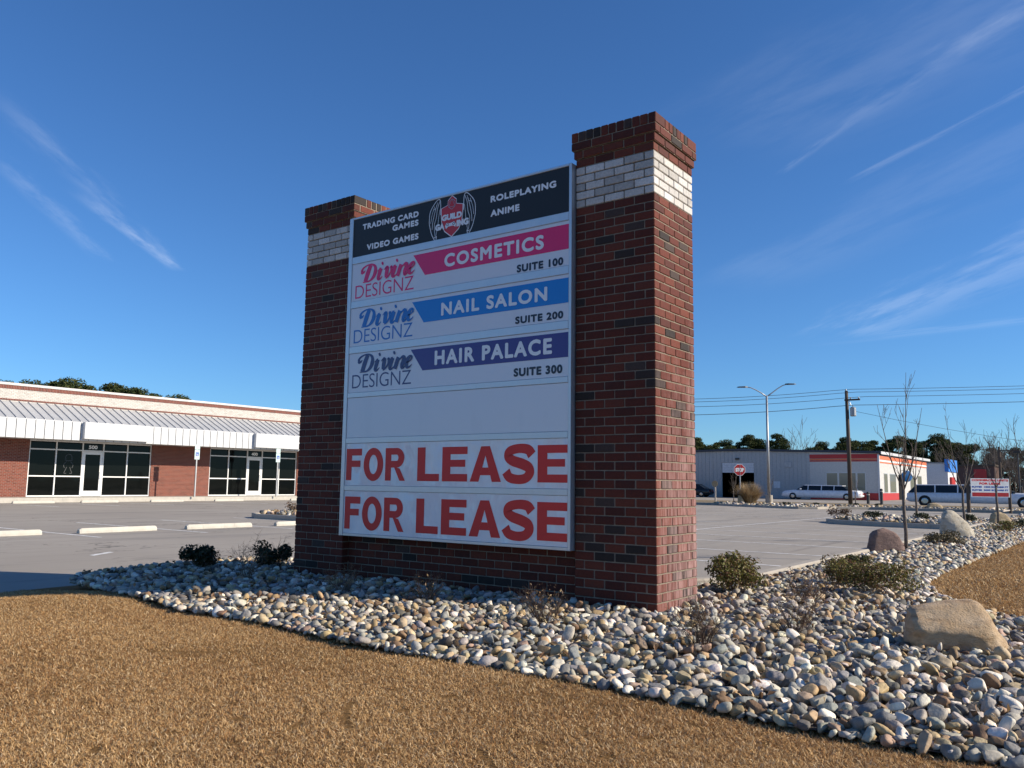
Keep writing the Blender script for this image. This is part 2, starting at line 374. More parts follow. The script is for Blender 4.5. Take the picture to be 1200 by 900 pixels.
def dup(o, loc=None, rz=None, scale=None, label=None, group=None, parent=None):
    c = o.copy(); COL.objects.link(c)
    if parent is not None: c.parent = parent
    if loc is not None: c.location = loc
    if rz is not None: c.rotation_euler = (0, 0, rz)
    if scale is not None: c.scale = scale if hasattr(scale, '__len__') else (scale,)*3
    if label: c['label'] = label
    if group: c['group'] = group
    for ch in o.children: dup(ch, parent=c)
    return c
def structure(name, mb, mats, smooth=False): return tag(part(name, mb, mats, None, smooth), kind='structure')

# flat lettering ------------------------------------------------------
def text_geo(s, off=0.0, shear=0.0, space=1.0):
    cu = bpy.data.curves.new('lettering_curve', 'FONT'); cu.body = s; cu.size = 1; cu.offset = off; cu.shear = shear; cu.space_character = space; cu.resolution_u = 5
    o = bpy.data.objects.new('lettering_curve', cu); COL.objects.link(o)
    dg = bpy.context.evaluated_depsgraph_get(); me = bpy.data.meshes.new_from_object(o.evaluated_get(dg))
    V = np.array([v.co[:2] for v in me.vertices]); F = [tuple(p.vertices) for p in me.polygons]
    bpy.data.objects.remove(o); bpy.data.curves.remove(cu); bpy.data.meshes.remove(me)
    return V, F
TG = {}
def text(mb, s, u0, u1, v0, v1, fn, d, bold=0.0, shear=0., space=1., col=(1, 1, 1)):
    off = min(bold, 0); k = (s, off, shear, space)
    if k not in TG: TG[k] = text_geo(*k)
    V, F = TG[k]; lo = V.min(0); hi = V.max(0)
    U = (V-lo)/(hi-lo); e = max(0, bold)*(v1-v0)
    sh = [(0, 0)] if e <= 0 else [(math.cos(R(a))*e, math.sin(R(a))*e) for a in range(0, 360, 45)]
    for i, (du, dv) in enumerate(sh): mb.add([fn(u0+e+(u1-u0-2*e)*a+du, v0+e+(v1-v0-2*e)*b+dv, d+i*.00012) for a, b in U], F, col)
    return mb
def word_parts(name, mb, mat, parent):
    """one part per word: split the faces at the widest gap between letters"""
    xs = sorted((min(mb.v[i][0] for i in f), max(mb.v[i][0] for i in f)) for f in mb.f); hi = xs[0][1]; best = (0, 0)
    for a, b in xs:
        if a-hi > best[0]: best = (a-hi, (a+hi)/2)
        hi = max(hi, b)
    for side in (0, 1):
        fs_ = [f for f in mb.f if (mb.v[f[0]][0] > best[1]) == bool(side)]; idx = sorted({i for f in fs_ for i in f}); m_ = {i: k for k, i in enumerate(idx)}
        part(name, MB().add([mb.v[i] for i in idx], [tuple(m_[i] for i in f) for f in fs_]), mat, parent)
def ring(cx, cz, rx, rz, t, a0=0, a1=360, n=28, tz=None):
    tz = t if tz is None else tz
    return [(cx+rx*math.cos(R(a0+(a1-a0)*i/n)), cz+rz*math.sin(R(a0+(a1-a0)*i/n))) for i in range(n+1)], [(cx+(rx-t)*math.cos(R(a0+(a1-a0)*i/n)), cz+(rz-tz)*math.sin(R(a0+(a1-a0)*i/n))) for i in range(n+1)]
def add_ring(mb, fn, d, *a, **k):
    o, i = ring(*a, **k); n = len(o); mb.add([fn(*q, d) for q in o]+[fn(*q, d) for q in i], [(j, j+1, n+j+1, n+j) for j in range(n-1)])
def block_word(mb, word, u0, u1, v0, v1, fn, d):
    """heavy grotesque capitals"""
    wd = {'F': .84, 'O': 1.04, 'R': 1.0, 'L': .82, 'E': .90, 'A': 1.02, 'S': .96, ' ': .42}; gap = .11
    tot = sum(wd[c] for c in word)+gap*(len(word)-1); k = (u1-u0)/tot; H = v1-v0; x = u0
    for c in word:
        w = wd[c]*k; X = lambda a: x+a*w; Z = lambda b: v0+b*H
        quad = lambda *q: mb.add([fn(X(a), Z(b), d) for a, b in q], [tuple(range(len(q)))])
        st = .30*k/w; hb = .215
        if c in 'FEL':
            quad((0, 0), (st, 0), (st, 1), (0, 1))
            if c in 'FE': quad((st, 1-hb), (1, 1-hb), (1, 1), (st, 1)); quad((st, .42), (.92, .42), (.92, .42+hb*.95), (st, .42+hb*.95))
            if c in 'EL': quad((st, 0), (1, 0), (1, hb), (st, hb))
        if c == 'O': add_ring(mb, fn, d, X(.5), Z(.5), w*.5, H*.52, st*w, 0, 360, 40, H*.22)
        if c == 'A':
            quad((-.02, 0), (.28, 0), (.5, .74), (.645, 1), (.355, 1)); quad((1.02, 0), (.645, 1), (.5, .74), (.72, 0)); quad((.335, .185), (.665, .185), (.60, .40), (.40, .40))
        if c == 'R':
            quad((0, 0), (st, 0), (st, 1), (0, 1)); quad((st, 1-hb*.95), (.58, 1-hb*.95), (.58, 1), (st, 1)); quad((st, .40), (.58, .40), (.58, .40+hb*.95), (st, .40+hb*.95))
            add_ring(mb, fn, d, X(.58), Z(.70), w*.38, H*.30, st*w, -90, 90, 18, H*hb*.95)
            quad((.46, .40), (.60, .40), (.74, .37), (1.02, 0), (.74, 0))
        if c == 'S':
            mb.ribbon([(X(.93), Z(.74)), (X(.80), Z(.885)), (X(.5), Z(.92)), (X(.20), Z(.85)), (X(.145), Z(.70)), (X(.30), Z(.585)), (X(.6), Z(.50)), (X(.82), Z(.40)), (X(.86), Z(.25)), (X(.72), Z(.11)), (X(.46), Z(.075)), (X(.19), Z(.13)), (X(.07), Z(.29))], [q*k for q in (.28, .26, .235, .245, .27, .275, .28, .275, .27, .245, .235, .255, .28)], fn, d)
        x += w+gap*k
def script_divine(mb, u0, u1, v0, v1, fn, d0):
    """bold slanted script with hairlines: Divine"""
    sl = .22; sx = (u1-u0)/6.35; sz = (v1-v0)/2.15
    dd = [0]
    def st(pts, w):
        dd[0] += 1
        mb.ribbon([(u0+(x+sl*z+.55)*sx, v0+z*sz) for x, z in pts], [q*sx for q in (w if hasattr(w, '__len__') else [w]*len(pts))], fn, d0+dd[0]*.0003)
    st([(.62, 1.95), (.50, 1.1), (.42, .05)], [.42, .50, .46])
    st([(.15, .02), (.42, .03), (.95, .08), (1.28, .45), (1.38, 1.0), (1.22, 1.62), (.80, 1.98), (.30, 2.0), (-.15, 1.78), (-.32, 1.42), (-.05, 1.2), (.10, 1.42)], [.10, .12, .16, .34, .44, .30, .14, .12, .18, .26, .20, .08])
    st([(-.40, 1.30), (-.22, 1.24), (-.1, 1.34)], [.20, .36, .22])
    for x0 in (1.93, 3.60):
        st([(x0+.05, 1.3), (x0, .75), (x0, .2), (x0+.22, .06), (x0+.45, .35)], [.40, .42, .38, .18, .06]); st([(x0-.28, 1.02), (x0-.1, 1.28), (x0+.06, 1.3)], [.06, .10, .2])
        st([(x0+.02, 1.78), (x0+.09, 1.86), (x0+.16, 1.94)], [.18, .36, .18])
    st([(2.42, 1.05), (2.58, 1.3), (2.74, 1.2), (2.80, .6), (2.86, .1)], [.06, .16, .40, .42, .34]); st([(2.84, .042), (3.10, .22), (3.28, .7), (3.22, 1.2), (3.06, 1.26)], [.2, .16, .20, .28, .14])
    st([(4.30, 1.3), (4.24, .7), (4.20, .02)], [.40, .42, .38]); st([(4.28, .55), (4.5, 1.05), (4.78, 1.3), (4.98, 1.05), (4.92, .45), (4.98, .1), (5.18, .1), (5.38, .4)], [.06, .10, .26, .42, .42, .30, .14, .06])
    st([(5.34, .62), (5.62, .72), (5.82, 1.0), (5.70, 1.28), (5.46, 1.12), (5.36, .6), (5.50, .14), (5.76, .08), (6.0, .36)], [.08, .10, .14, .18, .32, .42, .30, .16, .06])

# ================================================================== SETTING: ground, lot, kerbs
def poly_sheet(pts, z): return MB().add([(x, y, z) for x, y in pts], [tuple(range(len(pts)))])
structure('ground', poly_sheet([(-1500, -1500), (1500, -1500), (1500, 1500), (-1500, 1500)], -.30), 'far_ground')
structure('parking_lot', poly_sheet([(-41, -70), (-.45, -70), (-.45, 44.6), (-41, 44.6)], -.20), 'asphalt')
structure('service_road', poly_sheet([(-120, 53.5), (60, 53.5), (60, 125), (-120, 125)], -.215), 'asphalt')
structure('sidewalk', MB().box(-42.2, -39.95, -60, 75, -.28, .035, bev=.02), 'walk_concrete')
BED = [(-5.0, -2.02), (-4.29, -2.06), (-3.25, -2.24), (-2.17, -2.21), (-1.08, -2.34), (.04, -2.31), (1.13, -2.34), (1.95, -2.42), (2.52, -2.42), (3.6, -2.3), (4.4, -1.8), (4.5, -.6), (3.9, .5), (3.0, 1.3),
       (2.44, 1.81), (2.07, 2.3), (1.58, 3.18), (1.25, 4.4), (1.2, 6), (1.24, 8.17), (1.3, 11), (1.36, 14.7), (1.5, 25), (1.5, 44), (-.47, 44), (-.47, 3.2), (-.62, 2.5), (-1.1, 1.9), (-1.9, 1.65), (-5.4, 1.62), (-6.1, 1.35),
       (-6.5, .7), (-6.6, -.6), (-6.35, -1.6), (-5.8, -1.95)]
BEDA = np.array(BED)
def in_poly(P, poly):
    x, y = P[:, 0], P[:, 1]; ins = np.zeros(len(P), bool); n = len(poly)
    for i in range(n):
        x0, y0 = poly[i]; x1, y1 = poly[(i+1) % n]
        c = ((y0 > y) != (y1 > y)) & (x < (x1-x0)*(y-y0)/(y1-y0+1e-12)+x0); ins ^= c
    return ins
def dist_poly(P, poly):
    d = np.full(len(P), 1e9); n = len(poly)
    for i in range(n):
        a = np.array(poly[i]); b = np.array(poly[(i+1) % n]); ab = b-a
        t = np.clip(((P-a)@ab)/(ab@ab), 0, 1); q = a+t[:, None]*ab; d = np.minimum(d, np.hypot(*(P-q).T))
    return d
structure('stone_bed_ground', poly_sheet(BED, -.03), 'bed_soil')
def lawn_z(x, y):
    return -.055-.05*np.clip((-2.5-y)/4, 0, 4)+.018*np.sin(x*1.7+y*.9)*np.cos(y*1.3-x*.6)-.13*np.clip((-4.8-x)/1.8, 0, 1)
def grid_sheet(x0, x1, y0, y1, step, zf):
    xs = np.arange(x0, x1+1e-6, step); ys = np.arange(y0, y1+1e-6, step); X, Y = np.meshgrid(xs, ys); Z = zf(X, Y)
    V = np.c_[X.ravel(), Y.ravel(), Z.ravel()]; nx = len(xs); i = np.arange(len(ys)-1)[:, None]*nx+np.arange(nx-1)[None]; F = np.c_[i.ravel(), i.ravel()+1, i.ravel()+nx+1, i.ravel()+nx]
    return V, F
V, F = grid_sheet(-6.7, 16, -16, 1.6, .2, lawn_z); tag(np_obj('lawn_ground', V, F, np.ones((len(V), 3)), 'thatch'), kind='structure')
V, F = grid_sheet(-.46, 16.04, 1.6, 44.1, .5, lawn_z); tag(np_obj('lawn_ground', V, F, np.ones((len(V), 3)), 'thatch'), kind='structure')
def kerb(path, w=.15, top=-.045, bot=-.29):
    mb = MB(); n = len(path); P = [Vector(p) for p in path]; prof = []
    for i in range(n):
        t = (P[min(i+1, n-1)]-P[max(i-1, 0)]).normalized(); nn = Vector((-t.y, t.x)); prof.append((P[i], nn))
    vs = []
    for p, nn in prof:
        for a, z in ((0, bot), (0, top-.02), (.02, top), (w-.02, top), (w, top-.02), (w, bot)): q = p-nn*a; vs.append((q.x, q.y, z))
    fs = [(i*6+j, i*6+j+1, i*6+j+7, i*6+j+6) for i in range(n-1) for j in range(5)]; fs += [tuple(range(6)), tuple(range((n-1)*6+5, (n-1)*6-1, -1))]
    return mb.add(vs, fs)
def arc(cx, cy, r, a0, a1, n=8): return [(cx+r*math.cos(R(a0+(a1-a0)*i/n)), cy+r*math.sin(R(a0+(a1-a0)*i/n))) for i in range(n+1)]
structure('kerb', kerb([(-6.82, -.9), (-6.82, -.2)]+arc(-5.6, .55, 1.22, 180, 90)+[(-2.01, 1.77)]), 'kerb_concrete')
structure('kerb', kerb(arc(-2.0, 3.3, 1.53, 270, 360)+[(-.47, y) for y in (5, 8, 12, 18, 22.6)], .16, .045), 'kerb_concrete')
ISL = [(-5.35, 25.4), (-5.2, 24.4), (-4.6, 23.6), (-3.2, 23.05), (-.5, 22.75), (-.5, 28.0), (-4.2, 28.2), (-5.1, 27.4)]
structure('island_ground', poly_sheet(ISL, -.06), 'bed_soil'); structure('kerb', kerb([(-.5, 28.1)]+[(x, y) for x, y in [(-4.2, 28.3), (-5.2, 27.5), (-5.45, 25.4), (-5.3, 24.3), (-4.65, 23.5), (-3.2, 22.92), (-.5, 22.62)]], .15), 'kerb_concrete')
ISL2 = [(-20.3, 11.35), (-19.6, 11.0), (-17.2, 11.0), (-15.5, 11.1), (-15.5, 13.6), (-19.8, 13.8), (-20.5, 13.0)]
structure('island_ground', poly_sheet(ISL2, -.07), 'bed_soil'); structure('kerb', kerb([(-15.4, 13.75), (-19.8, 13.95), (-20.65, 13.05), (-20.45, 11.3), (-19.65, 10.86), (-17.2, 10.85), (-15.4, 10.95)], .15), 'kerb_concrete')
VERGE = [(-60, 47.6), (-18.6, 46.6), (-17.8, 44.9), (-16.5, 43.9), (-14, 42.7), (-11.9, 42.0), (-11.0, 42.6), (-10.6, 44.9), (-9, 46.2), (30, 46.8), (30, 57), (-60, 57)]
structure('verge', poly_sheet(VERGE, -.09), 'verge_ground'); structure('kerb', kerb([(x, y-.14) for x, y in VERGE[:10]][::-1], .15, -.07), 'kerb_concrete')
# painted stall lines
mb = MB()
for y in (-5.0, -2.4, .2, 2.84, 5.38, 7.92, 10.5): mb.add([(-20.6, y, -.196), (-14.4, y-.02, -.196), (-14.4, y+.08, -.196), (-20.6, y+.1, -.196)], [(0, 1, 2, 3)])
for y in (6.95, 9.45, 11.98, 14.2, 16.45, 18.95, 21.45, 28.6, 31.1, 33.6, 36.2, 38.8):
    mb.add([(-12.4, y, -.196), (-1.2, y, -.196), (-1.2, y+.1, -.196), (-12.4, y+.1, -.196)], [(0, 1, 2, 3)])
mb.add([(-6.85, 6.3, -.194), (-6.75, 6.3, -.194), (-6.75, 40, -.194), (-6.85, 40, -.194)], [(0, 1, 2, 3)])
for y in (-13, -5, 3, 11, 13.7, 16.4, 19.1, 21.8, 24.5, 27.2, 29.9): mb.add([(-39.2, y, -.196), (-33.6, y, -.196), (-33.6, y+.11, -.196), (-39.2, y+.11, -.196)], [(0, 1, 2, 3)])
mb.add([(-10.5, .65, -.196), (-10.35, .65, -.196), (-10.75, 1.2, -.196), (-10.9, 1.2, -.196)], [(0, 1, 2, 3)])
structure('painted_lines', mb, 'road_paint')

# ================================================================== THE BRICK SIGN
W, ZT, HB, CH = .803, 4.333, 3.607, .0785
XL = -3.8115            # right face of the left pillar
sign = thing('monument_sign', (-2.3, .4, 0), 'tall brick monument sign with two pillars and a framed board of tenant panels', 'sign')
RED = [(.090, .0165, .008), (.112, .0215, .010), (.072, .0145, .0078), (.130, .029, .014), (.098, .0185, .009)]
DARK = [(.024, .016, .013), (.034, .022, .018), (.055, .034, .027)]
WHT = [(.52, .50, .47), (.60, .58, .55), (.42, .40, .37), (.56, .53, .49)]
def bcol(kind):
    if kind == 'w': c = random.choice(WHT)
    elif kind == 'k': c = random.choice(DARK) if random.random() < .5 else random.choice(RED)
    else: c = random.choice(DARK) if random.random() < .10 else random.choice(RED)
    k = random.uniform(.9, 1.1); return tuple(x*k for x in c)
def brick(mb, x0, x1, y0, y1, z0, z1, kind):
    j = lambda a=.0014: random.uniform(-a, a)
    mb.box(x0+j(), x1+j(), y0+j(), y1+j(), z0+j(.001), z1+j(.001), bcol(kind), 0, .005)
def course(mb, X0, Y0, X1, Y1, z0, z1, odd, kind, J=.010, D=.0925, S=.2032):
    """one running-bond course round a rectangle"""
    if odd: a0, a1, b0, b1 = X0, X1, Y0, Y1
    else: a0, a1, b0, b1 = Y0, Y1, X0, X1
    def put(p0, p1, q0, q1):
        if odd: brick(mb, p0, p1, q0, q1, z0, z1, kind)
        else: brick(mb, q0, q1, p0, p1, z0, z1, kind)
    n = max(1, round((a1-a0+J)/S)); s = (a1-a0+J)/n
    for i in range(n):
        put(a0+i*s, a0+(i+1)*s-J, b0, b0+D); put(a0+i*s, a0+(i+1)*s-J, b1-D, b1)
    c0, c1 = b0+D+J, b1-D-J; n = max(1, round((c1-c0+J)/S)); s = (c1-c0+J)/n
    for i in range(n):
        for q0, q1 in ((a0, a0+D), (a1-D, a1)):
            if odd: brick(mb, q0, q1, c0+i*s, c0+(i+1)*s-J, z0, z1, kind)
            else: brick(mb, c0+i*s, c0+(i+1)*s-J, q0, q1, z0, z1, kind)
def pillar(x0, hazed):
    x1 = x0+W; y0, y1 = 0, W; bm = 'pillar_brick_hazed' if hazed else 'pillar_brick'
    root = MB()
    for i in range(-2, 46): course(root, x0, y0, x1, y1, i*CH+.005, (i+1)*CH-.005, i % 2, 'r')
    z = HB+5*CH+.001
    r = .0065
    root.box(x0+r, x1-r, y0+r, y1-r, -.16, HB+.002, (1, 1, 1), 1); root.box(x0+.016, x1-.016, y0+.016, y1-.016, HB+.003, HB+.379, (1, 1, 1), 1)
    o = part('brick_pillar', root, [bm, 'mortar'], sign)
    wb = MB()
    for i in range(5): course(wb, x0, y0, x1, y1, HB+i*CH+.005, HB+(i+1)*CH-.005, i % 2, 'w')
    part('white_band', wb, bm, o)
    cp = MB(); z = HB+5*CH
    course(cp, x0, y0, x1, y1, z+.005, z+CH-.005, 1, 'r'); e = .017
    course(cp, x0-e, y0-e, x1+e, y1+e, z+CH+.005, z+2*CH-.005, 0, 'r'); e2 = .034
    course(cp, x0-e2, y0-e2, x1+e2, y1+e2, z+2*CH+.005, z+3*CH-.003, 1, 'r')
    cp.box(x0+r, x1-r, y0+r, y1-r, HB+.38, z+CH, (1, 1, 1), 1); cp.box(x0-e+r, x1+e-r, y0-e+r, y1+e-r, z+CH+.003, z+2*CH, (1, 1, 1), 1); cp.box(x0-e2+r, x1+e2-r, y0-e2+r, y1+e2-r, z+2*CH+.002, ZT-.006, (1, 1, 1), 1)
    X0, X1, Y0, Y1 = x0-e2, x1+e2, y0-e2, y1+e2; n = 11; s = (X1-X0+.01)/n; zz = z+3*CH+.005
    for i in range(n):
        brick(cp, X0+i*s, X0+(i+1)*s-.01, Y0, Y0+.19, zz, ZT, 'k'); brick(cp, X0+i*s, X0+(i+1)*s-.01, Y1-.19, Y1, zz, ZT, 'k')
    m = 6; s2 = (Y1-Y0-.4+.01)/m
    for i in range(m):
        for a, b in ((X0, X0+.19), (X1-.19, X1)): brick(cp, a, b, Y0+.2+i*s2, Y0+.2+(i+1)*s2-.01, zz, ZT, 'k')
    part('cap', cp, [bm, 'mortar'], o)
    return o
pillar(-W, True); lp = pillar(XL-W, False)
hook = MB().tube([(XL-W+.01, .3, HB+.06), (XL-W-.05, .3, HB+.06), (XL-W-.075, .3, HB+.075)], .006, 6); part('wire_hook', hook, 'steel_dark', lp)
bw = MB()
for i in range(-2, 8):
    xs = XL+.005+(0 if i % 2 else -.1); 
    while xs < -W:
        a, b = max(xs, XL+.004), min(xs+.193, -W-.004)
        if b-a > .02: brick(bw, a, b, .10, .19, i*CH+.005, (i+1)*CH-.005, 'r'); brick(bw, a, b, .6, .69, i*CH+.005, (i+1)*CH-.005, 'r')
        xs += .2032
bw.box(XL+.001, -W-.001, .107, .683, -.16, 8*CH-.008, (1, 1, 1), 1)
part('base_wall', bw, ['pillar_brick', 'mortar'], sign)
# cabinet ------------------------------------------------------------
YF = -.062; CX0, CX1 = XL+.003, -W-.012; CZ0, CZ1 = .466, 4.041
cab = MB(); cab.box(CX0+.012, CX1-.012, YF+.02, .72, CZ0+.012, CZ1-.012)
cabinet = part('sign_cabinet', cab, 'aluminium', sign)
fr = MB()
IX0, IX1 = CX0+.058, CX1-.030
fr.box(CX0, IX0, YF, .73, CZ0, CZ1, bev=.004); fr.box(IX1, CX1, YF, .73, CZ0, CZ1, bev=.004)
rows = [(3.577, 4.017, 'panel_black'), (3.064, 3.494, 'panel_white'), (2.548, 2.983, 'panel_white'), (2.029, 2.468, 'panel_white'), (1.530, 1.972, 'panel_white'), (1.012, 1.468, 'banner_white'), (.497, .952, 'banner_white')]
prev = CZ1
for z0, z1, _ in rows+[(CZ0, CZ0, 0)]:
    if prev-z1 > .001: fr.box(IX0+.001, IX1-.001, YF+.003, .71, z1, prev, bev=.004)
    prev = z0
part('frame', fr, 'aluminium', cabinet)
SX = -W
YP = YF+.010       # face of the panels
fs = lambda u, v, d: (SX+u, YP-d, v)
panels = []
for k, (z0, z1, mt) in enumerate(rows):
    p = MB().box(IX0+.002, IX1-.002, YP, YP+.01, z0+.002, z1-.002); panels.append(part('tenant_panel', p, mt, sign))
labs = ['black game store panel with winged red shield', 'white panel with pink cosmetics band', 'white panel with blue nail salon band', 'white panel with purple hair palace band', 'blank white panel', 'upper for lease banner panel', 'lower for lease banner panel']
for p, l in zip(panels, labs): p['label'] = l
t = MB(); B = .075
pass
for w_, u0, u1, v0, v1 in (('TRADING CARD', -2.80, -1.946, 3.876, 3.943), ('GAMES', -2.331, -1.945, 3.780, 3.848), ('VIDEO GAMES', -2.724, -1.94, 3.628, 3.698), ('ROLEPLAYING', -.972, -.188, 3.840, 3.909), ('ANIME', -.970, -.614, 3.692, 3.761)):
    (word_parts if ' ' in w_ else part)('lettering', text(MB(), w_, u0, u1, v0, v1, fs, .002, B, 0, 1.14), 'print_white', panels[0])
# winged shield emblem
cxs = -1.478; S_ = [(0, .196), (.055, .150), (.058, .105), (.142, .083), (.140, .0), (.128, -.10), (.09, -.165), (0, -.232), (-.09, -.165), (-.128, -.10), (-.140, .0), (-.142, .083), (-.058, .105), (-.055, .150)]
e0 = MB().prism([(cxs+x*1.07, 3.815+z*1.05) for x, z in S_], lambda u, v, d: fs(u, v, d), .001, .002)
part('emblem_outline', e0, 'print_white', panels[0])
e1 = MB().prism([(cxs+x, 3.815+z) for x, z in S_], fs, .0025, .004)
part('emblem_shield', e1, 'print_shield', panels[0])
e2 = MB(); d_ = .0046
hx = [(cxs+.05*math.cos(R(a)), 3.925+.055*math.sin(R(a))) for a in range(90, 451, 60)]
for a, b in zip(hx, hx[1:]): e2.ribbon([a, b], .006, fs, d_); d_ += .0002
tr = [hx[0], hx[2], hx[4], hx[0]]
for a, b in zip(tr, tr[1:]): e2.ribbon([a, b], .004, fs, d_); d_ += .0002
part('emblem_die', e2, 'print_grey', panels[0])
for sg in (-1, 1):
    e3 = MB(); d_ = .002
    Wp = lambda *q: [(cxs+sg*x, 3.815+z) for x, z in q]
    for pts, w in [(((.155, .02), (.160, .16), (.185, .195), (.235, .165), (.300, .080), (.312, -.03), (.298, -.10), (.275, -.17), (.235, -.235), (.215, -.24), (.205, -.20)), .008), (((.17, .17), (.20, .10), (.215, .0), (.24, -.08), (.225, -.20)), .006),
                   (((.21, .14), (.24, .05), (.262, -.04), (.27, -.12)), .006), (((.24, .13), (.275, .04), (.292, -.05)), .005), (((.165, .08), (.18, .0), (.19, -.08), (.205, -.15), (.215, -.21)), .005), (((.2, .165), (.215, .12), (.235, .1), (.262, .09)), .005), (((.208, -.2), (.225, -.215), (.24, -.205)), .007)]:
        e3.ribbon(Wp(*pts), w, fs, d_); d_ += .0002
    part('emblem_wing', e3, 'print_white', panels[0])
e4 = MB(); text(e4, 'GUILD', -1.612, -1.338, 3.758, 3.826, fs, .0075, .09); text(e4, 'GA', -1.700, -1.572, 3.668, 3.740, fs, .0075, .09); text(e4, 'ING', -1.408, -1.246, 3.668, 3.740, fs, .0075, .09)
e4.prism([(-1.565, 3.700), (-1.545, 3.732), (-1.50, 3.722), (-1.44, 3.732), (-1.415, 3.702), (-1.425, 3.672), (-1.45, 3.690), (-1.52, 3.690), (-1.55, 3.668)], fs, .0065, .0075)
part('emblem_lettering', e4, 'print_white', panels[0])
e5 = MB(); add_ring(e5, fs, .0082, -1.528, 3.711, .018, .014, .006, 0, 360, 12); add_ring(e5, fs, .0082, -1.447, 3.709, .018, .014, .006, 0, 360, 12); part('emblem_pad', e5, 'print_black', panels[0])
for p, zt, zb, cm, lm, word, tx, suite, sx0 in [(panels[1], 3.459, 3.222, 'print_pink', 'print_pink', 'COSMETICS', (-1.565, -.323, 3.262, 3.404), 'SUITE 100', (-.638, -.104, 3.075, 3.153)),
        (panels[2], 2.948, 2.714, 'print_blue', 'print_logoblue', 'NAIL SALON', (-1.593, -.280, 2.756, 2.895), 'SUITE 200', (-.649, -.101, 2.571, 2.645)), (panels[3], 2.439, 2.208, 'print_purple', 'print_navy', 'HAIR PALACE', (-1.668, -.222, 2.248, 2.402), 'SUITE 300', (-.660, -.107, 2.062, 2.145))]:
    part('colour_band', MB().prism([(-2.006, zt), (IX1-.004+W, zt), (IX1-.004+W, zb), (-1.834, zb)], fs, .001, .002), cm, p)
    q = MB(); text(q, word, *tx[:2], tx[2], tx[3], fs, .0035, .055, 0, 1.2); (word_parts if ' ' in word else part)('lettering', q, 'print_white', p)
    q = MB(); text(q, suite, *sx0[:2], sx0[2], sx0[3], fs, .002, .07, 0, 1.14); word_parts('suite_lettering', q, 'print_black', p)
    q = MB(); zd = zb+.042; script_divine(q, -2.86, -2.02, zd, zd+.205, fs, .002); text(q, 'DESIGNZ', -2.884, -1.992, zd-.174, zd-.022, fs, .0014, -.008, 0, .98); part('logo_lettering', q, lm, p)
for p, a, b in ((panels[5], 1.067, 1.409), (panels[6], .543, .890)):
    for w_, u0, u1 in (('FOR', -2.928, -2.045), ('LEASE', -1.870, -.048)):
        q = MB(); block_word(q, w_, u0, u1, a, b, fs, .002); part('lettering', q, 'print_red', p)

# ================================================================== STRIP MALL (left)
XF = -42.0; ZB = .045
mall = thing('commercial_building', (-50, 25, 0), 'long single storey brick shopping strip with white metal canopy and dark storefront windows', 'building')
UNITS = [13.38+10.5*k for k in range(-3, 5)]
wall = MB(); y = -24.0
for u in UNITS+[74.0]:
    part('brick_wall', MB().box(XF-.35, XF, y, u-.001, -.2, 2.975), 'strip_brick', mall); y = u+6.68
body = MB().box(-70, XF-.36, -24, 74, -.2, 5.45); part('building_body', body, 'white_brick', mall)
pw = MB().box(XF-.36, XF+.002, -24.02, 74.02, 2.976, 5.475); parap = part('white_parapet', pw, 'white_brick', mall)
part('brick_stripe', MB().box(XF-.3, XF+.02, -24.03, 74.03, 4.895, 4.975), 'rowlock_brick', parap)
part('rowlock_course', MB().box(XF-.34, XF+.03, -24.04, 74.04, 5.476, 5.655), 'rowlock_brick', parap)
part('coping', MB().box(XF-.42, XF+.07, -24.1, 74.1, 5.656, 5.785, bev=.015), 'stone_coping', parap)
# canopy
XC = XF+2.0; can = MB()
can.add([(XF+.003, -24, 4.84), (XF+.003, 74, 4.84), (XC, 74, 3.90), (XC, -24, 3.90), (XF+.003, -24, 4.80), (XF+.003, 74, 4.80), (XC, 74, 3.86), (XC, -24, 3.86)], [(0, 3, 2, 1), (4, 5, 6, 7), (0, 4, 7, 3), (1, 2, 6, 5), (0, 1, 5, 4), (3, 7, 6, 2)])
canopy = part('canopy', can, 'roof_metal', mall)
sm_ = MB(); sl = (3.9-4.84)/2.0
yy = -23.8
while yy < 74:
    sm_.add([(XF+.004, yy-.015, 4.84), (XF+.004, yy+.015, 4.84), (XF+.004, yy+.015, 4.89), (XF+.004, yy-.015, 4.89), (XC, yy-.015, 3.9), (XC, yy+.015, 3.9), (XC, yy+.015, 3.95), (XC, yy-.015, 3.95)], [(0, 1, 2, 3), (4, 7, 6, 5), (0, 4, 5, 1), (2, 6, 7, 3), (1, 5, 6, 2), (0, 3, 7, 4)])
    yy += .445
part('roof_seam', sm_, 'seam_metal', canopy)['kind'] = 'stuff'
fa = MB(); yy = -23.8
fa.box(XC-.05, XC-.013, -24, 74, 2.95, 3.895, mi=1)
while yy < 74: fa.box(XC-.012, XC+.012, yy+.014, yy+.431, 2.945, 3.90, bev=.008); yy += .445
fa.box(XF+.004, XC-.05, -24, 74, 2.975, 3.005)
part('canopy_fascia', fa, ['white_metal', 'steel_dark'], canopy)
for k in range(-3, 5):
    y0 = 15.0+10.5*k
    part('blank_sign_box', MB().box(XC+.008, XC+.27, y0, y0+3.55, 3.03, 3.90, bev=.012), 'white_metal', mall)
bands = MB(); 
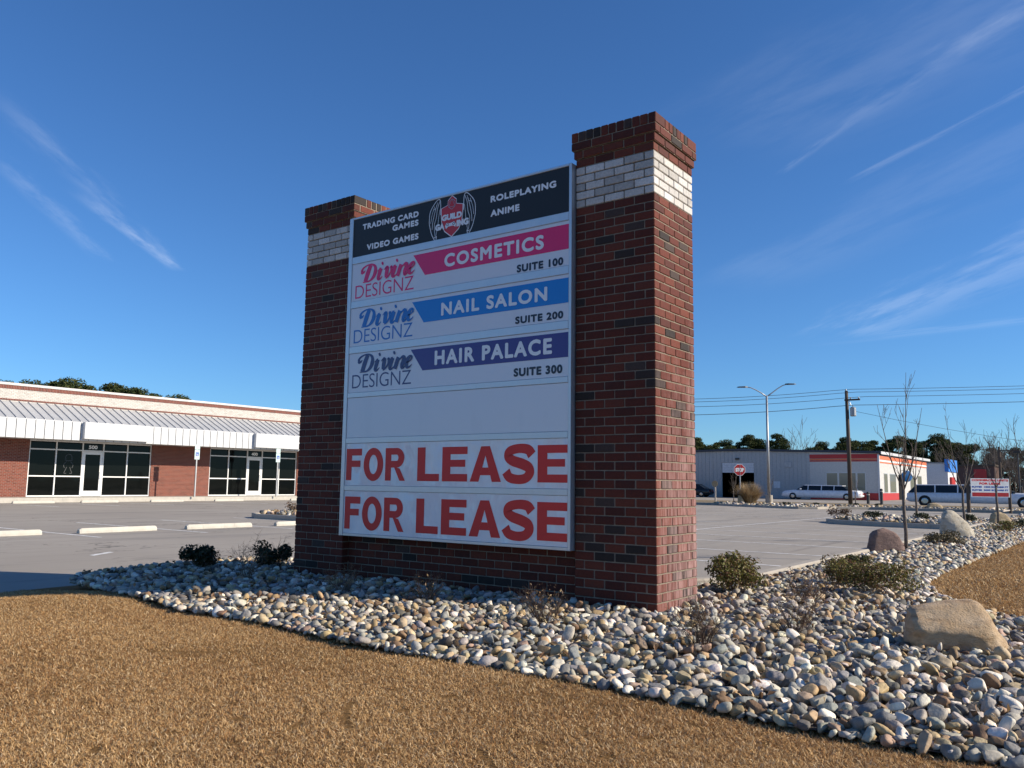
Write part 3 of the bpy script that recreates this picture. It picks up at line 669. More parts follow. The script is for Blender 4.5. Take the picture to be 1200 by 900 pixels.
# storefronts
NUM = {0: '500', 1: '400', -1: '600', 2: '300', 3: '200', 4: '100', -2: '700', -3: '800'}
ff = lambda u, v, d: (XF-.04+d, u, v)
for k, u in zip(range(-3, 5), UNITS):
    ys = [u+q for q in (0, 1.37, 2.75, 3.89, 5.26, 6.66)]
    zs = [ZB, 1.11, 2.50, 2.97]
    f = MB(); fw = .03
    def bar(y0, y1, z0, z1): f.box(XF-.16, XF-.045, y0, y1, z0, z1)
    for i, yv in enumerate(ys): bar(yv-(.0 if i == 0 else fw), yv+(fw*2 if i == 0 else fw if i < 5 else .018), zs[0], zs[3])
    for i in range(5):
        a = ys[i]+(fw*2 if i == 0 else fw)+.001; b = ys[i+1]-fw-.001
        for z in ([zs[0]+.035, 1.11, 2.5, 2.94] if i != 2 else [2.5, 2.94]): f.box(XF-.155, XF-.05, a, b, z-.032, z+.03)
    fo = part('storefront', f, 'white_frame', mall)
    for i in range(5):
        for r_ in range(3):
            if i == 2 and r_ < 2: continue
            part('window_pane', MB().box(XF-.125, XF-.11, ys[i]+.02, ys[i+1]-.02, zs[r_]+.01, zs[r_+1]-.01), 'dark_glass', fo)
    dr = MB(); a, b = ys[2]+.034, ys[3]-.034
    dr.box(XF-.13, XF-.06, a, a+.13, ZB+.01, 2.46, bev=.006); dr.box(XF-.13, XF-.06, b-.13, b, ZB+.01, 2.46, bev=.006)
    dr.box(XF-.128, XF-.062, a+.131, b-.131, ZB+.01, ZB+.30, bev=.006); dr.box(XF-.128, XF-.062, a+.131, b-.131, 2.30, 2.46, bev=.006)
    d_o = part('door', dr, 'white_frame', mall)
    part('door_glass', MB().box(XF-.10, XF-.09, a+.12, b-.12, ZB+.28, 2.32), 'dark_glass', d_o)
    part('door_handle', MB().tube([(XF-.06, b-.10, 1.0), (XF-.0, b-.10, 1.02), (XF-.0, b-.10, 1.32), (XF-.06, b-.10, 1.34)], .014, 6), 'chrome', d_o)
    q = MB(); text(q, NUM[k], (ys[2]+ys[3])/2-.24, (ys[2]+ys[3])/2+.24, 2.60, 2.80, ff, -.064, .06); part('suite_number', q, 'print_white', fo)
    if k == 0:
        q = MB(); c_ = (ys[1]+ys[2])/2; dd = -.068
        for pts, w in [(((-.17, 2.02), (-.14, 2.2), (0, 2.28), (.14, 2.2), (.17, 2.02)), .035), (((-.20, 1.98), (0, 1.93), (.20, 1.98)), .035), (((-.1, 1.9), (-.24, 1.72), (-.2, 1.55)), .03), (((.1, 1.9), (.24, 1.72), (.2, 1.55)), .03), (((-.08, 1.6), (-.15, 1.42), (-.2, 1.28), (-.08, 1.27)), .03), (((.08, 1.6), (.15, 1.42), (.2, 1.28), (.08, 1.27)), .03)]:
            q.ribbon([(c_+x, z) for x, z in pts], w, ff, dd); dd += .0004
        part('window_decal', q, 'steel_dark', fo)
# accessible parking signs
for y0, xx, lb in ((21.5, -39.75, 'blue and white accessible parking sign on a post before the brick pier'), (27.2, -39.75, 'blue and white accessible parking sign on a post before the second storefront')):
    t_ = thing('parking_sign', (xx, y0, .03), lb, 'sign', 'accessible parking signs')
    part('post', MB().box(xx-.03, xx+.03, y0-.035, y0+.035, .02, 3.0), 'galv', t_)
    pl = part('sign_plate', MB().box(xx+.032, xx+.04, y0-.16, y0+.16, 2.17, 2.72, bev=.003), 'sign_aqua', t_)
    fp = lambda u, v, d, xx=xx, y0=y0: (xx+.04+d, y0+u, v)
    q = MB().prism([(-.10, 2.36), (.10, 2.36), (.10, 2.58), (-.10, 2.58)], fp, .001, .002); part('symbol_field', q, 'sign_blue', pl)
    q = MB(); add_ring(q, fp, .0030, .0, 2.43, .055, .055, .016, 100, 380, 16); q.ribbon([(-.02, 2.55), (-.015, 2.46), (.04, 2.46), (.06, 2.40)], .018, fp, .0036); part('wheelchair_symbol', q, 'sign_white', pl)
    part('upper_plate', MB().box(xx+.032, xx+.04, y0-.16, y0+.16, 2.74, 3.02, bev=.003), 'sign_aqua', t_)
# wheel stops
ws = MB(); L2 = .95
prof = [(-.075, 0), (-.075, .05), (-.05, .115), (.05, .115), (.075, .05), (.075, 0)]
n = len(prof); vs = [(x, -L2, z) for x, z in prof]+[(x*.98, -L2+.03, z) for x, z in prof]
vs = []
for yy, s_, h in ((-L2, .85, .75), (-L2+.05, 1, 1), (L2-.05, 1, 1), (L2, .85, .75)): vs += [(x*s_, yy, z*h) for x, z in prof]
fsx = [(i*n+j, i*n+j+1, (i+1)*n+j+1, (i+1)*n+j) for i in range(3) for j in range(n-1)]+[tuple(range(n-1, -1, -1)), tuple(range(3*n, 4*n))]
ws.add(vs, fsx)
w0 = part('wheel_stop', ws, 'stop_concrete', None, local=True)
FRONT = [(-16.05, 1.45, 'leftmost near concrete wheel stop cut by the picture edge'), (-15.95, 4.1, 'pale concrete wheel stop second from left in the near row'), (-15.85, 6.75, 'pale concrete wheel stop third from left in the near row'), (-15.75, 9.4, 'pale concrete wheel stop half hidden by the left brick pillar')]
k = 0
for x, y, lb in FRONT:
    o = w0 if k == 0 else dup(w0); k += 1; o.location = (x, y, -.198); o.rotation_euler = (0, 0, R(random.uniform(-2, 2))); tag(o, lb, 'wheel stop', 'concrete wheel stops in the parking lot')
for y in (9.0, 12.4, 15.6, 19.3, 23.2, 28.6):
    o = dup(w0, (-38.9, y, -.198)); tag(o, 'far concrete wheel stop along the shop front pavement', 'wheel stop', 'wheel stops along the shop fronts')

# ================================================================== STREET LAMP, POLES, WIRES, SIGNS (right)
lamp = thing('street_lamp', (-17.1, 52.0, -.1), 'tall grey twin arm parking lot lamp with slim heads', 'street lamp')
lx, ly = -17.1, 52.0
part('pole', MB().tube([(lx, ly, -.1), (lx, ly, 7.5)], [.11, .07], 12), 'galv', lamp, True)
part('pole_base', MB().tube([(lx, ly, -.12), (lx, ly, .45)], [.26, .25], 16), 'kerb_concrete', lamp)
for s_, dz in ((-1, -.12), (1, .12)):
    ax = lambda a: (lx+s_*a*.81, ly+s_*a*.59)
    a = part('lamp_arm', MB().tube([(*ax(q), z) for q, z in ((.02, 7.45), (.35, 7.68), (.8, 7.98+dz*.4), (1.15, 8.16+dz*.7), (1.45, 8.22+dz))], [.045, .04, .036, .034, .032], 8), 'galv', lamp, True)
    hb = MB(); c0 = Vector((*ax(1.35), 8.22+dz)); dv = Vector((.81*s_, .59*s_, dz*.15)); pv = Vector((-.59, .81, 0))
    vs = []
    for q, w_, h_ in ((0, .07, .05), (.2, .16, .06), (.62, .15, .045), (.75, .09, .02)):
        c = c0+dv*q; vs += [c-pv*w_+Vector((0, 0, -h_*.5)), c+pv*w_+Vector((0, 0, -h_*.5)), c+pv*w_*.8+Vector((0, 0, h_)), c-pv*w_*.8+Vector((0, 0, h_))]
    hb.add(vs, [(i*4+j, i*4+(j+1) % 4, (i+1)*4+(j+1) % 4, (i+1)*4+j) for i in range(3) for j in range(4)]+[(3, 2, 1, 0), (12, 13, 14, 15)])
    part('lamp_head', hb, 'steel_dark', lamp)
ux, uy = -12.7, 56.3
up = thing('utility_pole', (ux, uy, -.15), 'brown wooden utility pole with transformer can and short crossarm', 'utility pole')
part('pole', MB().tube([(ux, uy, -.2), (ux+.01, uy, 4), (ux-.02, uy, 8.02)], [.155, .14, .115], 12), 'pole_wood', up, True)
part('crossarm', MB().box(ux-.12, ux+.95, uy-.24, uy-.14, 7.28, 7.40), 'pole_wood', up)
tf = part('transformer', MB().tube([(ux+.42, uy-.1, 6.15), (ux+.42, uy-.1, 6.2), (ux+.42, uy-.1, 6.75), (ux+.42, uy-.1, 6.82)], [.18, .21, .21, .12], 14), 'galv', up)
part('bushing', MB().tube([(ux+.42, uy-.1, 6.8), (ux+.42, uy-.1, 6.98)], [.035, .02], 8), 'insulator', tf)
for q, z in ((.0, 8.0), (.3, 7.4), (.85, 7.4)): part('insulator', MB().tube([(ux+q, uy-.19, z), (ux+q, uy-.19, z+.05), (ux+q, uy-.19, z+.14)], [.03, .055, .03], 8), 'insulator', up)
part('cutout', MB().tube([(ux+.2, uy-.2, 7.25), (ux+.32, uy-.22, 6.95)], .03, 6), 'insulator', up)
WD = Vector((.809, .588, 0)); c0 = Vector((ux, uy, 0))
def wire(o0, z0, zl, zr, lab, r_=.016, left=True):
    pts = []
    for s in np.linspace(-33, 46, 60):
        q = c0+WD*s+o0
        pts.append((q.x, q.y, z0+(.052*s-.0006*s*(46-s) if s > 0 else -.0035*(-s)*(33+s))))
    o = part('power_line', MB().tube(pts, r_, 5), 'wire', None, True)
    tag(o, lab, 'power line', 'overhead power lines on the wooden utility pole')
wire(Vector((0, -.19, 0)), 8.12, 0, 0, 'highest power line of the set on the wooden pole')
wire(Vector((.3, -.19, 0)), 7.95-.05, 0, 0, 'second power line from the top on the wooden pole')
wire(Vector((.85, -.19, 0)), 7.54, 0, 0, 'third power line from the top at the crossarm of the wooden pole')
wire(Vector((0, .2, 0)), 7.0, 0, 0, 'power line below the transformer crossarm lowest of four strung both ways', .02)
o = part('power_line', MB().tube([(ux+.2, uy, 6.6)]+[(ux+.2+q*9, uy+q*6.5, 6.6-1.35*q-1.6*q*(2.4-q)*.25) for q in (.3, .6, .9, 1.2, 1.6, 2.0, 2.4)], .012, 5), 'wire', None, True); tag(o, 'thin service wire sloping down to the right from the transformer', 'power line', 'overhead power lines on the wooden utility pole')
dup(up, (ux-33*.809, uy-33*.588, -.15), label='wooden utility pole standing far behind the brick sign', group=None)
px_, py_ = -5.8, 80.5
p2 = thing('utility_pole', (px_, py_, -.2), 'distant dark pole behind the lease board with a small box on top', 'utility pole')
part('pole', MB().tube([(px_, py_, -.2), (px_, py_, 4.9)], [.13, .1], 8), 'pole_wood', p2); part('crossarm', MB().box(px_-.1, px_+1.6, py_-.05, py_+.05, 4.5, 4.6), 'pole_wood', p2)
p3 = thing('street_lamp', (-4.4, 81, -.2), 'distant dark lamp post at the far right with flat head', 'street lamp')
part('pole', MB().tube([(-4.4, 81, -.2), (-4.4, 81, 4.4)], [.08, .06], 8), 'steel_dark', p3); part('lamp_head', MB().box(-4.75, -4.15, 80.8, 81.2, 4.3, 4.52, bev=.04), 'steel_dark', p3)
# stop sign
sx, sy = -18.5, 50.2
stp = thing('stop_sign', (sx, sy, -.1), 'red octagonal stop sign on a metal post', 'sign')
part('post', MB().box(sx-.035, sx+.035, sy-.03, sy+.03, -.15, 2.55), 'galv', stp)
fS = Matrix.Rotation(R(-2), 3, 'Z')
fst = lambda u, v, d: tuple(Vector((sx, sy-.035, 2.18))+Matrix.Rotation(R(38), 3, 'Z') @ Vector((u, -d, v)))
oc = lambda r_: [(r_*math.cos(R(22.5+45*i)), r_*math.sin(R(22.5+45*i))) for i in range(8)]
pb = part('sign_border', MB().prism(oc(.43), fst, 0, .004), 'sign_white', stp); part('sign_face', MB().prism(oc(.40), fst, .0045, .006), 'sign_red', stp)
q = MB(); text(q, 'STOP', -.30, .30, -.14, .14, fst, .007, .09); part('sign_lettering', q, 'sign_white', stp)
# small round sign seen from behind
rx, ry = -21.5, 53.0
rs = thing('round_sign', (rx, ry, -.1), 'small round tan sign seen from behind on a short post', 'sign')
part('post', MB().box(rx-.05, rx+.05, ry-.03, ry+.03, -.15, .95), 'cream_block', rs)
part('sign_disc', MB().tube([(rx, ry-.04, 1.2), (rx, ry-.055, 1.2)], .24, 20), 'tan_rock', rs)
# bollards
for bx, by, lb in ((-24.6, 55.4, 'short dark bollard left of the round sign'), (-12.2, 59.3, 'short dark bollard right of the wooden utility pole'), (-11.4, 59.9, 'taller dark bollard at the red based shop corner')):
    h = .75 if 'taller' not in lb else 1.0
    b_ = thing('bollard', (bx, by, -.1), lb, 'bollard', 'dark bollards along the road verge')
    part('post', MB().tube([(bx, by, -.15), (bx, by, h-.06), (bx, by, h)], [.11, .11, .07], 12), 'bollard', b_); part('reflective_band', MB().tube([(bx, by, h-.24), (bx, by, h-.16)], .114, 12), 'cream_block', b_)
# commercial units board
bA, bB = Vector((-3.25, 41.6, 0)), Vector((-1.55, 42.8, 0))
bd = thing('billboard', (-2.4, 42.2, -.08), 'white lease board with red and blue lettering on two wooden posts', 'sign')
ud = (bB-bA).normalized(); nd = Vector((ud.y, -ud.x, 0))
for P_, r_ in ((bA, .09), (bB, .075)): part('post', MB().tube([(P_.x, P_.y, -.15), (P_.x, P_.y, 1.72)], r_, 8), 'pole_wood', bd)
fb = lambda u, v, d: tuple(bA+ud*u+nd*(.10+d)+Vector((0, 0, v)))
BW = (bB-bA).length
part('board', MB().prism([(.09, .66), (BW-.06, .66), (BW-.06, 1.60), (.09, 1.60)], fb, 0, .025), 'sign_white', bd)
q = MB(); text(q, 'COMMERCIAL UNITS', .14, BW-.11, 1.455, 1.565, fb, .027, .10); text(q, 'FOR LEASE', .52, BW-.5, 1.285, 1.40, fb, .027, .10); part('red_lettering', q, 'print_red', bd)
q = MB(); text(q, 'SUITES  1500 SQUARE FT', .14, BW-.11, 1.115, 1.215, fb, .027, .09); text(q, 'SUITES  3000 SQUARE FT', .14, BW-.11, .955, 1.055, fb, .027, .09); part('blue_lettering', q, 'sign_blue', bd)
rb = part('red_band', MB().prism([(.14, .69), (BW-.11, .69), (BW-.11, .89), (.14, .89)], fb, .026, .028), 'sign_red', bd)
part('brace', MB().tube([tuple(bB+nd*.0+Vector((0, 0, .02))), tuple(bB-ud*.55+nd*.3+Vector((0, 0, -.04)))], .035, 6), 'cream_block', bd)

# ================================================================== WAREHOUSE AND SHOPS (right)
YW, XR = 83.0, -16.6
ware = thing('metal_warehouse', (-35, 95, -.2), 'wide grey metal warehouse with open garage and red striped corner shop', 'building')
def roofz(x): return 4.50+(4.93-4.50)*(XR-x)/(XR+31.0) if x > -31 else 4.93-(4.93-4.45)*(-31-x)/29
wm = MB()
xs_ = [-60, -33.1, -29.5, -23.5]
def wallquad(mb, x0, x1, z0, y=YW, z1=None):
    vs = [(x0, y, z0), (x1, y, z0), (x1, y, roofz(x1) if z1 is None else z1), (x0, y, roofz(x0) if z1 is None else z1)]
    mb.add(vs+[(a, b+.15, c) for a, b, c in vs], [(0, 1, 2, 3), (7, 6, 5, 4), (0, 4, 5, 1), (2, 6, 7, 3), (1, 5, 6, 2), (0, 3, 7, 4)])
wallquad(wm, -60, -33.15, -.2); wallquad(wm, -33.15, -29.45, 3.65); wallquad(wm, -29.45, -23.45, -.2)
x = -59.9
while x < -23.6:
    z0 = 3.66 if -33.3 < x < -29.3 else -.2
    wm.box(x, x+.09, YW-.035, YW-.001, z0, roofz(x)-.01); x += .45
wm.box(-60, XR-.2, YW+14, YW+25, -.2, 4.2); wm.box(-60, -59.8, YW+.2, YW+14, -.2, 4.2)
part('metal_wall', wm, 'ware_metal', ware)
fw_ = MB(); wallquad(fw_, -23.44, XR, -.2); fw_.box(XR-.15, XR, YW+.16, 108, -.2, 4.35); sh_ = part('shop_wall', fw_, 'ware_smooth', ware)
rf = MB(); rf.add([(-60.2, YW-.25, roofz(-60)+.01), (-31, YW-.25, 4.94), (XR+.25, YW-.25, 4.50), (XR+.25, 109, 4.35), (-31, 109, 4.80), (-60.2, 109, 4.35), (-60.2, YW-.25, roofz(-60)+.24), (-31, YW-.25, 5.16), (XR+.25, YW-.25, 4.72), (XR+.25, 109, 4.58), (-31, 109, 5.02), (-60.2, 109, 4.58)],
    [(0, 1, 7, 6), (1, 2, 8, 7), (2, 3, 9, 8), (3, 4, 10, 9), (4, 5, 11, 10), (5, 0, 6, 11), (6, 7, 10, 11), (7, 8, 9, 10), (0, 5, 4, 1), (1, 4, 3, 2)])
part('roof', rf, 'ware_navy', ware)
part('roof_edge_trim', MB().box(XR+.252, XR+.30, YW-.2, 109, 4.42, 4.70), 'white_metal', ware)
for nm, z0, z1, m_ in (('red_stripe', 4.02, 4.45, 'ware_red'), ('orange_stripe', 3.86, 3.99, 'ware_orange'), ('lower_red_stripe', 3.70, 3.83, 'ware_red')):
    part(nm, MB().box(-23.43, XR+.02, YW-.03, YW-.004, z0, z1), m_, sh_)
    part(nm, MB().box(XR+.004, XR+.03, YW-.03, 108, z0-.14 if nm != 'red_stripe' else z0-.1, z1-.15), {'ware_red': 'ware_orange', 'ware_orange': 'sign_white'}.get(m_) if nm != 'lower_red_stripe' else 'ware_orange', sh_)
part('red_base', MB().box(-23.43, XR+.02, YW-.05, YW-.004, -.2, .52), 'ware_red', sh_); part('red_base', MB().box(XR+.004, XR+.04, YW-.05, 91.5, -.2, .52), 'ware_red', sh_)
part('corner_post', MB().box(XR-.12, XR+.06, YW-.10, YW+.1, -.2, 4.4), 'white_metal', sh_)
for x0, x1 in ((-21.8, -20.6), (-20.55, -19.6), (-19.55, -18.8), (-18.75, -17.9)):
    wf = part('window', MB().box(x0, x1, YW-.03, YW-.005, .70, 2.58), 'aluminium', ware); part('window_pane', MB().box(x0+.06, x1-.06, YW-.036, YW-.031, .76, 2.52), 'day_glass', wf)
for y0, y1 in ((84.9, 86.5), (87.6, 90.4), (97.9, 100.4), (102, 104.5)):
    wf = part('window', MB().box(XR+.005, XR+.03, y0, y1, .55, 2.55), 'aluminium', ware); part('window_pane', MB().box(XR+.031, XR+.036, y0+.08, y1-.08, .62, 2.48), 'day_glass', wf)
part('doorway', MB().box(XR+.005, XR+.03, 91.7, 93.9, -.2, 2.5), 'dark_void', ware)
gd = MB()
for i in range(4): gd.box(-33.12, -29.48, YW+.04, YW+.08, 2.52+i*.28, 2.795+i*.28, bev=.01)
part('garage_door', gd, 'b3_wall', ware)
part('garage_interior', MB().box(-38, -24, YW+8, YW+8.2, -.2, 4.1).box(-24.2, -24.1, YW+.4, YW+8, -.2, 4.1).box(-38, -37.9, YW+.4, YW+8, -.2, 4.1).box(-38, -24, YW+.4, YW+8.2, 4.1, 4.2).box(-38, -24, YW+.1, YW+8, -.205, -.19), 'dark_void', ware)
part('wall_lamp', MB().box(-31.5, -31.1, YW-.25, YW-.04, 3.95, 4.15, bev=.03), 'steel_dark', ware)
part('wall_notice', MB().box(-27.3, -26.6, YW-.06, YW-.037, .9, 1.6), 'b3_wall', ware)
part('wall_vent', MB().box(-26.1, -25.3, YW-.08, YW-.037, 3.1, 3.7, bev=.02), 'ware_metal', ware)
bl = thing('hanging_sign', (-15.9, 92.6, 1.7), 'bright blue round sign projecting from the sunny shop wall', 'sign')
part('sign_disc', MB().tube([(-15.9, 92.6, 2.35), (-15.94, 92.5, 2.35)], .62, 20), 'balloon_blue', bl); part('bracket', MB().tube([(-16.58, 92.62, 2.95), (-15.9, 92.62, 2.95)], .03, 6), 'steel_dark', bl)
b3 = thing('white_shop', (-17, 120, -.2), 'small white flat roofed shop with blue sign band', 'building')
part('shop_wall', MB().box(-20, -15.6, 117, 124, -.2, 4.35), 'b3_wall', b3); part('sign_band', MB().box(-15.59, -15.45, 116.8, 124, 3.3, 4.95).box(-15.9, -15.6, 116.7, 116.99, 3.3, 4.95), 'b3_blue', b3)
part('roof_edge', MB().box(-20.1, -15.95, 116.85, 124.1, 4.36, 4.5), 'ware_metal', b3); part('red_awning', MB().box(-15.59, -15.3, 118.2, 121, 1.2, 2.6, bev=.05), 'ware_red', b3)
b4 = thing('brown_building', (-13.6, 131, -.2), 'distant dark brown building with red panel behind the lease board', 'building')
part('building_wall', MB().box(-16.6, -11.6, 130, 138, -.2, 4.3), 'brown_wall', b4); part('red_panel', MB().box(-14.2, -12.6, 129.9, 129.99, 2.6, 3.9), 'ware_red', b4); part('roof_edge', MB().box(-16.8, -11.4, 129.8, 138.2, 4.31, 4.55), 'pole_wood', b4)

# ================================================================== VEHICLES
def loft(mb, secs, closed_ends=True):
    n = len(secs[0]); vs = [p for s in secs for p in s]
    fs_ = [(i*n+j, i*n+(j+1) % n, (i+1)*n+(j+1) % n, (i+1)*n+j) for i in range(len(secs)-1) for j in range(n)]
    if closed_ends: fs_ += [tuple(range(n-1, -1, -1)), tuple(range((len(secs)-1)*n, len(secs)*n))]
    return mb.add(vs, fs_)
def vehicle(loc, rz, L, hw, prof_body, prof_cab, wheels, wr, label, paint, cat, name, pillars=()):
    """along local +X = front. prof_body: (x, zlow, zhigh, halfwidth); prof_cab: (x, z, halfwidth at top)"""
    t_ = thing(name, loc, label, cat, None, rz)
    mb = MB(); secs = []
    for x, zl, zh, w in prof_body: secs.append([(x, -w*.93, zl), (x, w*.93, zl), (x, w, zl+(zh-zl)*.35), (x, w*.985, zl+(zh-zl)*.75), (x, w*.88, zh), (x, -w*.88, zh), (x, -w*.985, zl+(zh-zl)*.75), (x, -w, zl+(zh-zl)*.35)])
    loft(mb, secs); part('body', mb, paint, t_, True, True)
    mb = MB(); secs = [[(x, -w0, zb), (x, w0, zb), (x, w1, z), (x, -w1, z)] for x, zb, z, w0, w1 in prof_cab]; loft(mb, secs); cb_ = part('windows', mb, 'car_glass', t_, False, True)
    mb = MB(); rs_ = [c for c in prof_cab if c[2] > max(q[2] for q in prof_cab)-.12]
    loft(mb, [[(x, -w1-.02, z-.03), (x, w1+.02, z-.03), (x, w1*.9, z+.045), (x, -w1*.9, z+.045)] for x, zb, z, w0, w1 in rs_]); part('roof', mb, paint, t_, False, True)
    for px in pillars:
        zb, z, w0, w1 = [np.interp(px, [c[0] for c in prof_cab], [c[i] for c in prof_cab]) for i in (1, 2, 3, 4)]
        for sg in (-1, 1): part('door_pillar', MB().add([(px-.04, sg*(w0+.012), zb-.02), (px+.04, sg*(w0+.012), zb-.02), (px+.04, sg*(w1+.012), z), (px-.04, sg*(w1+.012), z)], [(0, 1, 2, 3)]), paint, t_, False, True)
    for wx in wheels:
        for sg in (-1, 1):
            ty = part('wheel', MB().tube([(wx, sg*(hw-.20), wr), (wx, sg*(hw-.17), wr), (wx, sg*(hw+.0), wr), (wx, sg*(hw+.02), wr)], [wr*.9, wr, wr, wr*.9], 20), 'rubber', t_, False, True)
            part('rim', MB().tube([(wx, sg*(hw+.021), wr), (wx, sg*(hw+.03), wr)], [wr*.55, wr*.4], 16), 'chrome', ty, False, True)
    xf, xr_ = prof_body[-1], prof_body[0]
    for sg in (-1, 1):
        part('headlight', MB().box(xf[0]-.12, xf[0]+.02, sg*xf[3]*.52, sg*xf[3]*.92, xf[2]-.24, xf[2]-.06, bev=.03), 'lamp_clear', t_, False, True)
        part('tail_light', MB().box(xr_[0]-.02, xr_[0]+.08, sg*xr_[3]*.55, sg*xr_[3]*.9, xr_[2]-.26, xr_[2]-.08, bev=.02), 'lamp_red', t_, False, True)
        part('mirror', MB().box(prof_cab[-1][0]-.55, prof_cab[-1][0]-.38, sg*(hw-.02), sg*(hw+.17), prof_cab[-1][1]+.02, prof_cab[-1][1]+.17, bev=.03), paint, t_, False, True)
    part('front_bumper', MB().box(xf[0]-.05, xf[0]+.08, -xf[3]*.92, xf[3]*.92, xf[1]+.02, xf[1]+.2, bev=.04), paint, t_, False, True)
    part('rear_bumper', MB().box(xr_[0]-.08, xr_[0]+.05, -xr_[3]*.92, xr_[3]*.92, xr_[1]+.02, xr_[1]+.2, bev=.04), paint, t_, False, True)
    return t_
# white stretch limousine parked by the warehouse, nose to the left
vehicle((-21.2, 79.2, -.2), R(180), 7.6, .95, [(-3.75, .34, .78, .80), (-3.55, .26, .95, .90), (-2.4, .2, .98, .95), (2.2, .2, .98, .95), (3.4, .24, .86, .90), (3.72, .30, .72, .80)],
        [(-2.75, .93, .97, .86, .82), (-2.15, .95, 1.38, .88, .70), (1.5, .95, 1.42, .88, .72), (2.25, .95, 1.0, .86, .80)], (-2.6, 2.6), .34, 'long white stretch limousine parked beside the warehouse', 'car_white', 'limousine', 'stretch_limousine', (-1.4, -.2, 1.1))
# white stretch sport utility in front of the shops, nose to the right
vehicle((-5.15, 58.6, -.21), R(2), 8.2, 1.0, [(-4.1, .42, .92, .88), (-3.9, .34, 1.02, .97), (-2.8, .3, 1.04, 1.0), (2.5, .3, 1.04, 1.0), (3.7, .34, 1.0, .96), (4.05, .42, .86, .86)],
        [(-4.0, .98, 1.02, .92, .86), (-3.5, 1.0, 1.50, .93, .80), (1.6, 1.0, 1.54, .93, .80), (2.45, 1.0, 1.06, .92, .86)], (-2.95, 2.95), .40, 'white stretch sport utility limousine with black windows behind the lease board', 'car_white', 'limousine', 'stretch_limousine', (-2.3, -.9, .6))
CB = [(-2.2, .38, .80, .78), (-2.05, .26, .92, .86), (-1.2, .2, .95, .89), (.9, .2, .94, .89), (1.9, .24, .80, .85), (2.2, .32, .66, .74)]
CC = [(-1.75, .90, .94, .80, .76), (-1.0, .92, 1.36, .82, .64), (.2, .92, 1.40, .82, .66), (1.05, .92, .97, .80, .74)]
vehicle((-31.2, 86.5, -.19), R(-90), 4.4, .89, CB, CC, (-1.35, 1.4), .32, 'pale car parked inside the open dark garage', 'car_white', 'car', 'parked_car', (-.3,))
vehicle((-35.6, 80.4, -.2), R(184), 4.4, .89, CB, CC, (-1.35, 1.4), .32, 'dark car parked left of the warehouse garage beside the brick pillar', 'car_dark', 'car', 'parked_car', (-.3,))
vehicle((-.6, 66.5, -.21), R(196), 4.4, .89, CB, CC, (-1.35, 1.4), .32, 'white car at the right picture edge beyond the lease board', 'car_white', 'car', 'parked_car', (-.3,))

# ================================================================== STONES
def in_view(P, m=0.12, zmax=80):
    d = (np.asarray(P)-np.array(CAMP)) @ ROWS.T
    u = d[:, 0]/np.maximum(d[:, 2], .01)*972.08/600; v = d[:, 1]/np.maximum(d[:, 2], .01)*972.08/450
    return (d[:, 2] > .3) & (np.abs(u) < 1+m) & (np.abs(v) < 1+m), d[:, 2]
def ico(sub):
    bm = bmesh.new(); bmesh.ops.create_icosphere(bm, subdivisions=sub, radius=1); V = np.array([v.co[:] for v in bm.verts]); F = np.array([[v.index for v in f.verts] for f in bm.faces]); bm.free(); return V, F
def lump(V, r, power, amp, cuts):
    """rounded river stone shape"""
    U = V/np.linalg.norm(V, axis=1, keepdims=True)
    s = 1/(np.abs(U)**power).sum(1)**(1/power); P = U*s[:, None]
    for k in range(4):
        ph = r.uniform(0, 6.28, 3); fr = r.uniform(1, 2.6, 3); P = P*(1+amp*(np.sin(U @ (fr*np.array([1, 1.2, .8]))*2+ph[0])*np.cos(U[:, 0]*fr[1]*2+ph[1]))/(k+1.5))[:, None]
    for _ in range(cuts):
        n = r.normal(size=3); n /= np.linalg.norm(n); h = r.uniform(.45, .8); dd = P @ n; o = np.maximum(dd-h, 0); P = P-np.outer(o*.9, n)
    return P
I3 = ico(3); I2 = ico(2); I1 = ico(1)
PROTO = []
for k in range(16):
    st_ = rng.integers(1 << 30); args = (rng.uniform(2.0, 3.2), rng.uniform(.07, .2), int(rng.integers(1, 8)))
    PROTO.append([lump(I[0], np.random.default_rng(st_), *args) for I in (I1, I2, I3)])
PAL = [('pale grey', (.37, .35, .315)), ('off white', (.64, .60, .53)), ('warm tan', (.37, .27, .155)), ('blue grey', (.22, .225, .225)), ('brown', (.20, .13, .08)), ('dusky pink', (.33, .235, .185)), ('dark slate', (.105, .10, .095)), ('sandy buff', (.45, .365, .245))]
PW = np.array([.28, .18, .13, .15, .05, .03, .07, .11])
BLD_XY = [(2.28, .0, .42), (-.1, 8.85, .38), (.13, 14.5, .4)]
def scatter(poly, rmin, rmax, tries, sep=.8, seed=1, xlim=None):
    """dart throwing, large stones first"""
    r = np.random.default_rng(seed); A = np.array(poly); lo, hi = A.min(0), A.max(0)
    if xlim: lo = np.maximum(lo, xlim[0]); hi = np.minimum(hi, xlim[1])
    P = r.uniform(lo, hi, (tries, 2)); P = P[in_poly(P, poly)]
    R_ = np.sort(rmin+(rmax-rmin)*r.beta(1.3, 3.2, len(P)))[::-1]
    cell = rmax*2; grid = {}; out = []
    for (x, y), q in zip(P, R_):
        gx, gy = int(x//cell), int(y//cell); ok = True
        for i in (-1, 0, 1):
            for j in (-1, 0, 1):
                for (a, b, c) in grid.get((gx+i, gy+j), ()):
                    if (a-x)**2+(b-y)**2 < (sep*(c+q))**2: ok = False; break
                if not ok: break
            if not ok: break
        if ok: grid.setdefault((gx, gy), []).append((x, y, q)); out.append((x, y, q))
    return np.array(out)
def keep_clear(S):
    x, y = S[:, 0], S[:, 1]
    k = ~((x > XL-W-.02) & (x < .02) & (y > -.01) & (y < W+.01) & ~((x > XL+.02) & (x < -W-.02) & (y < .08)))
    return S[k]
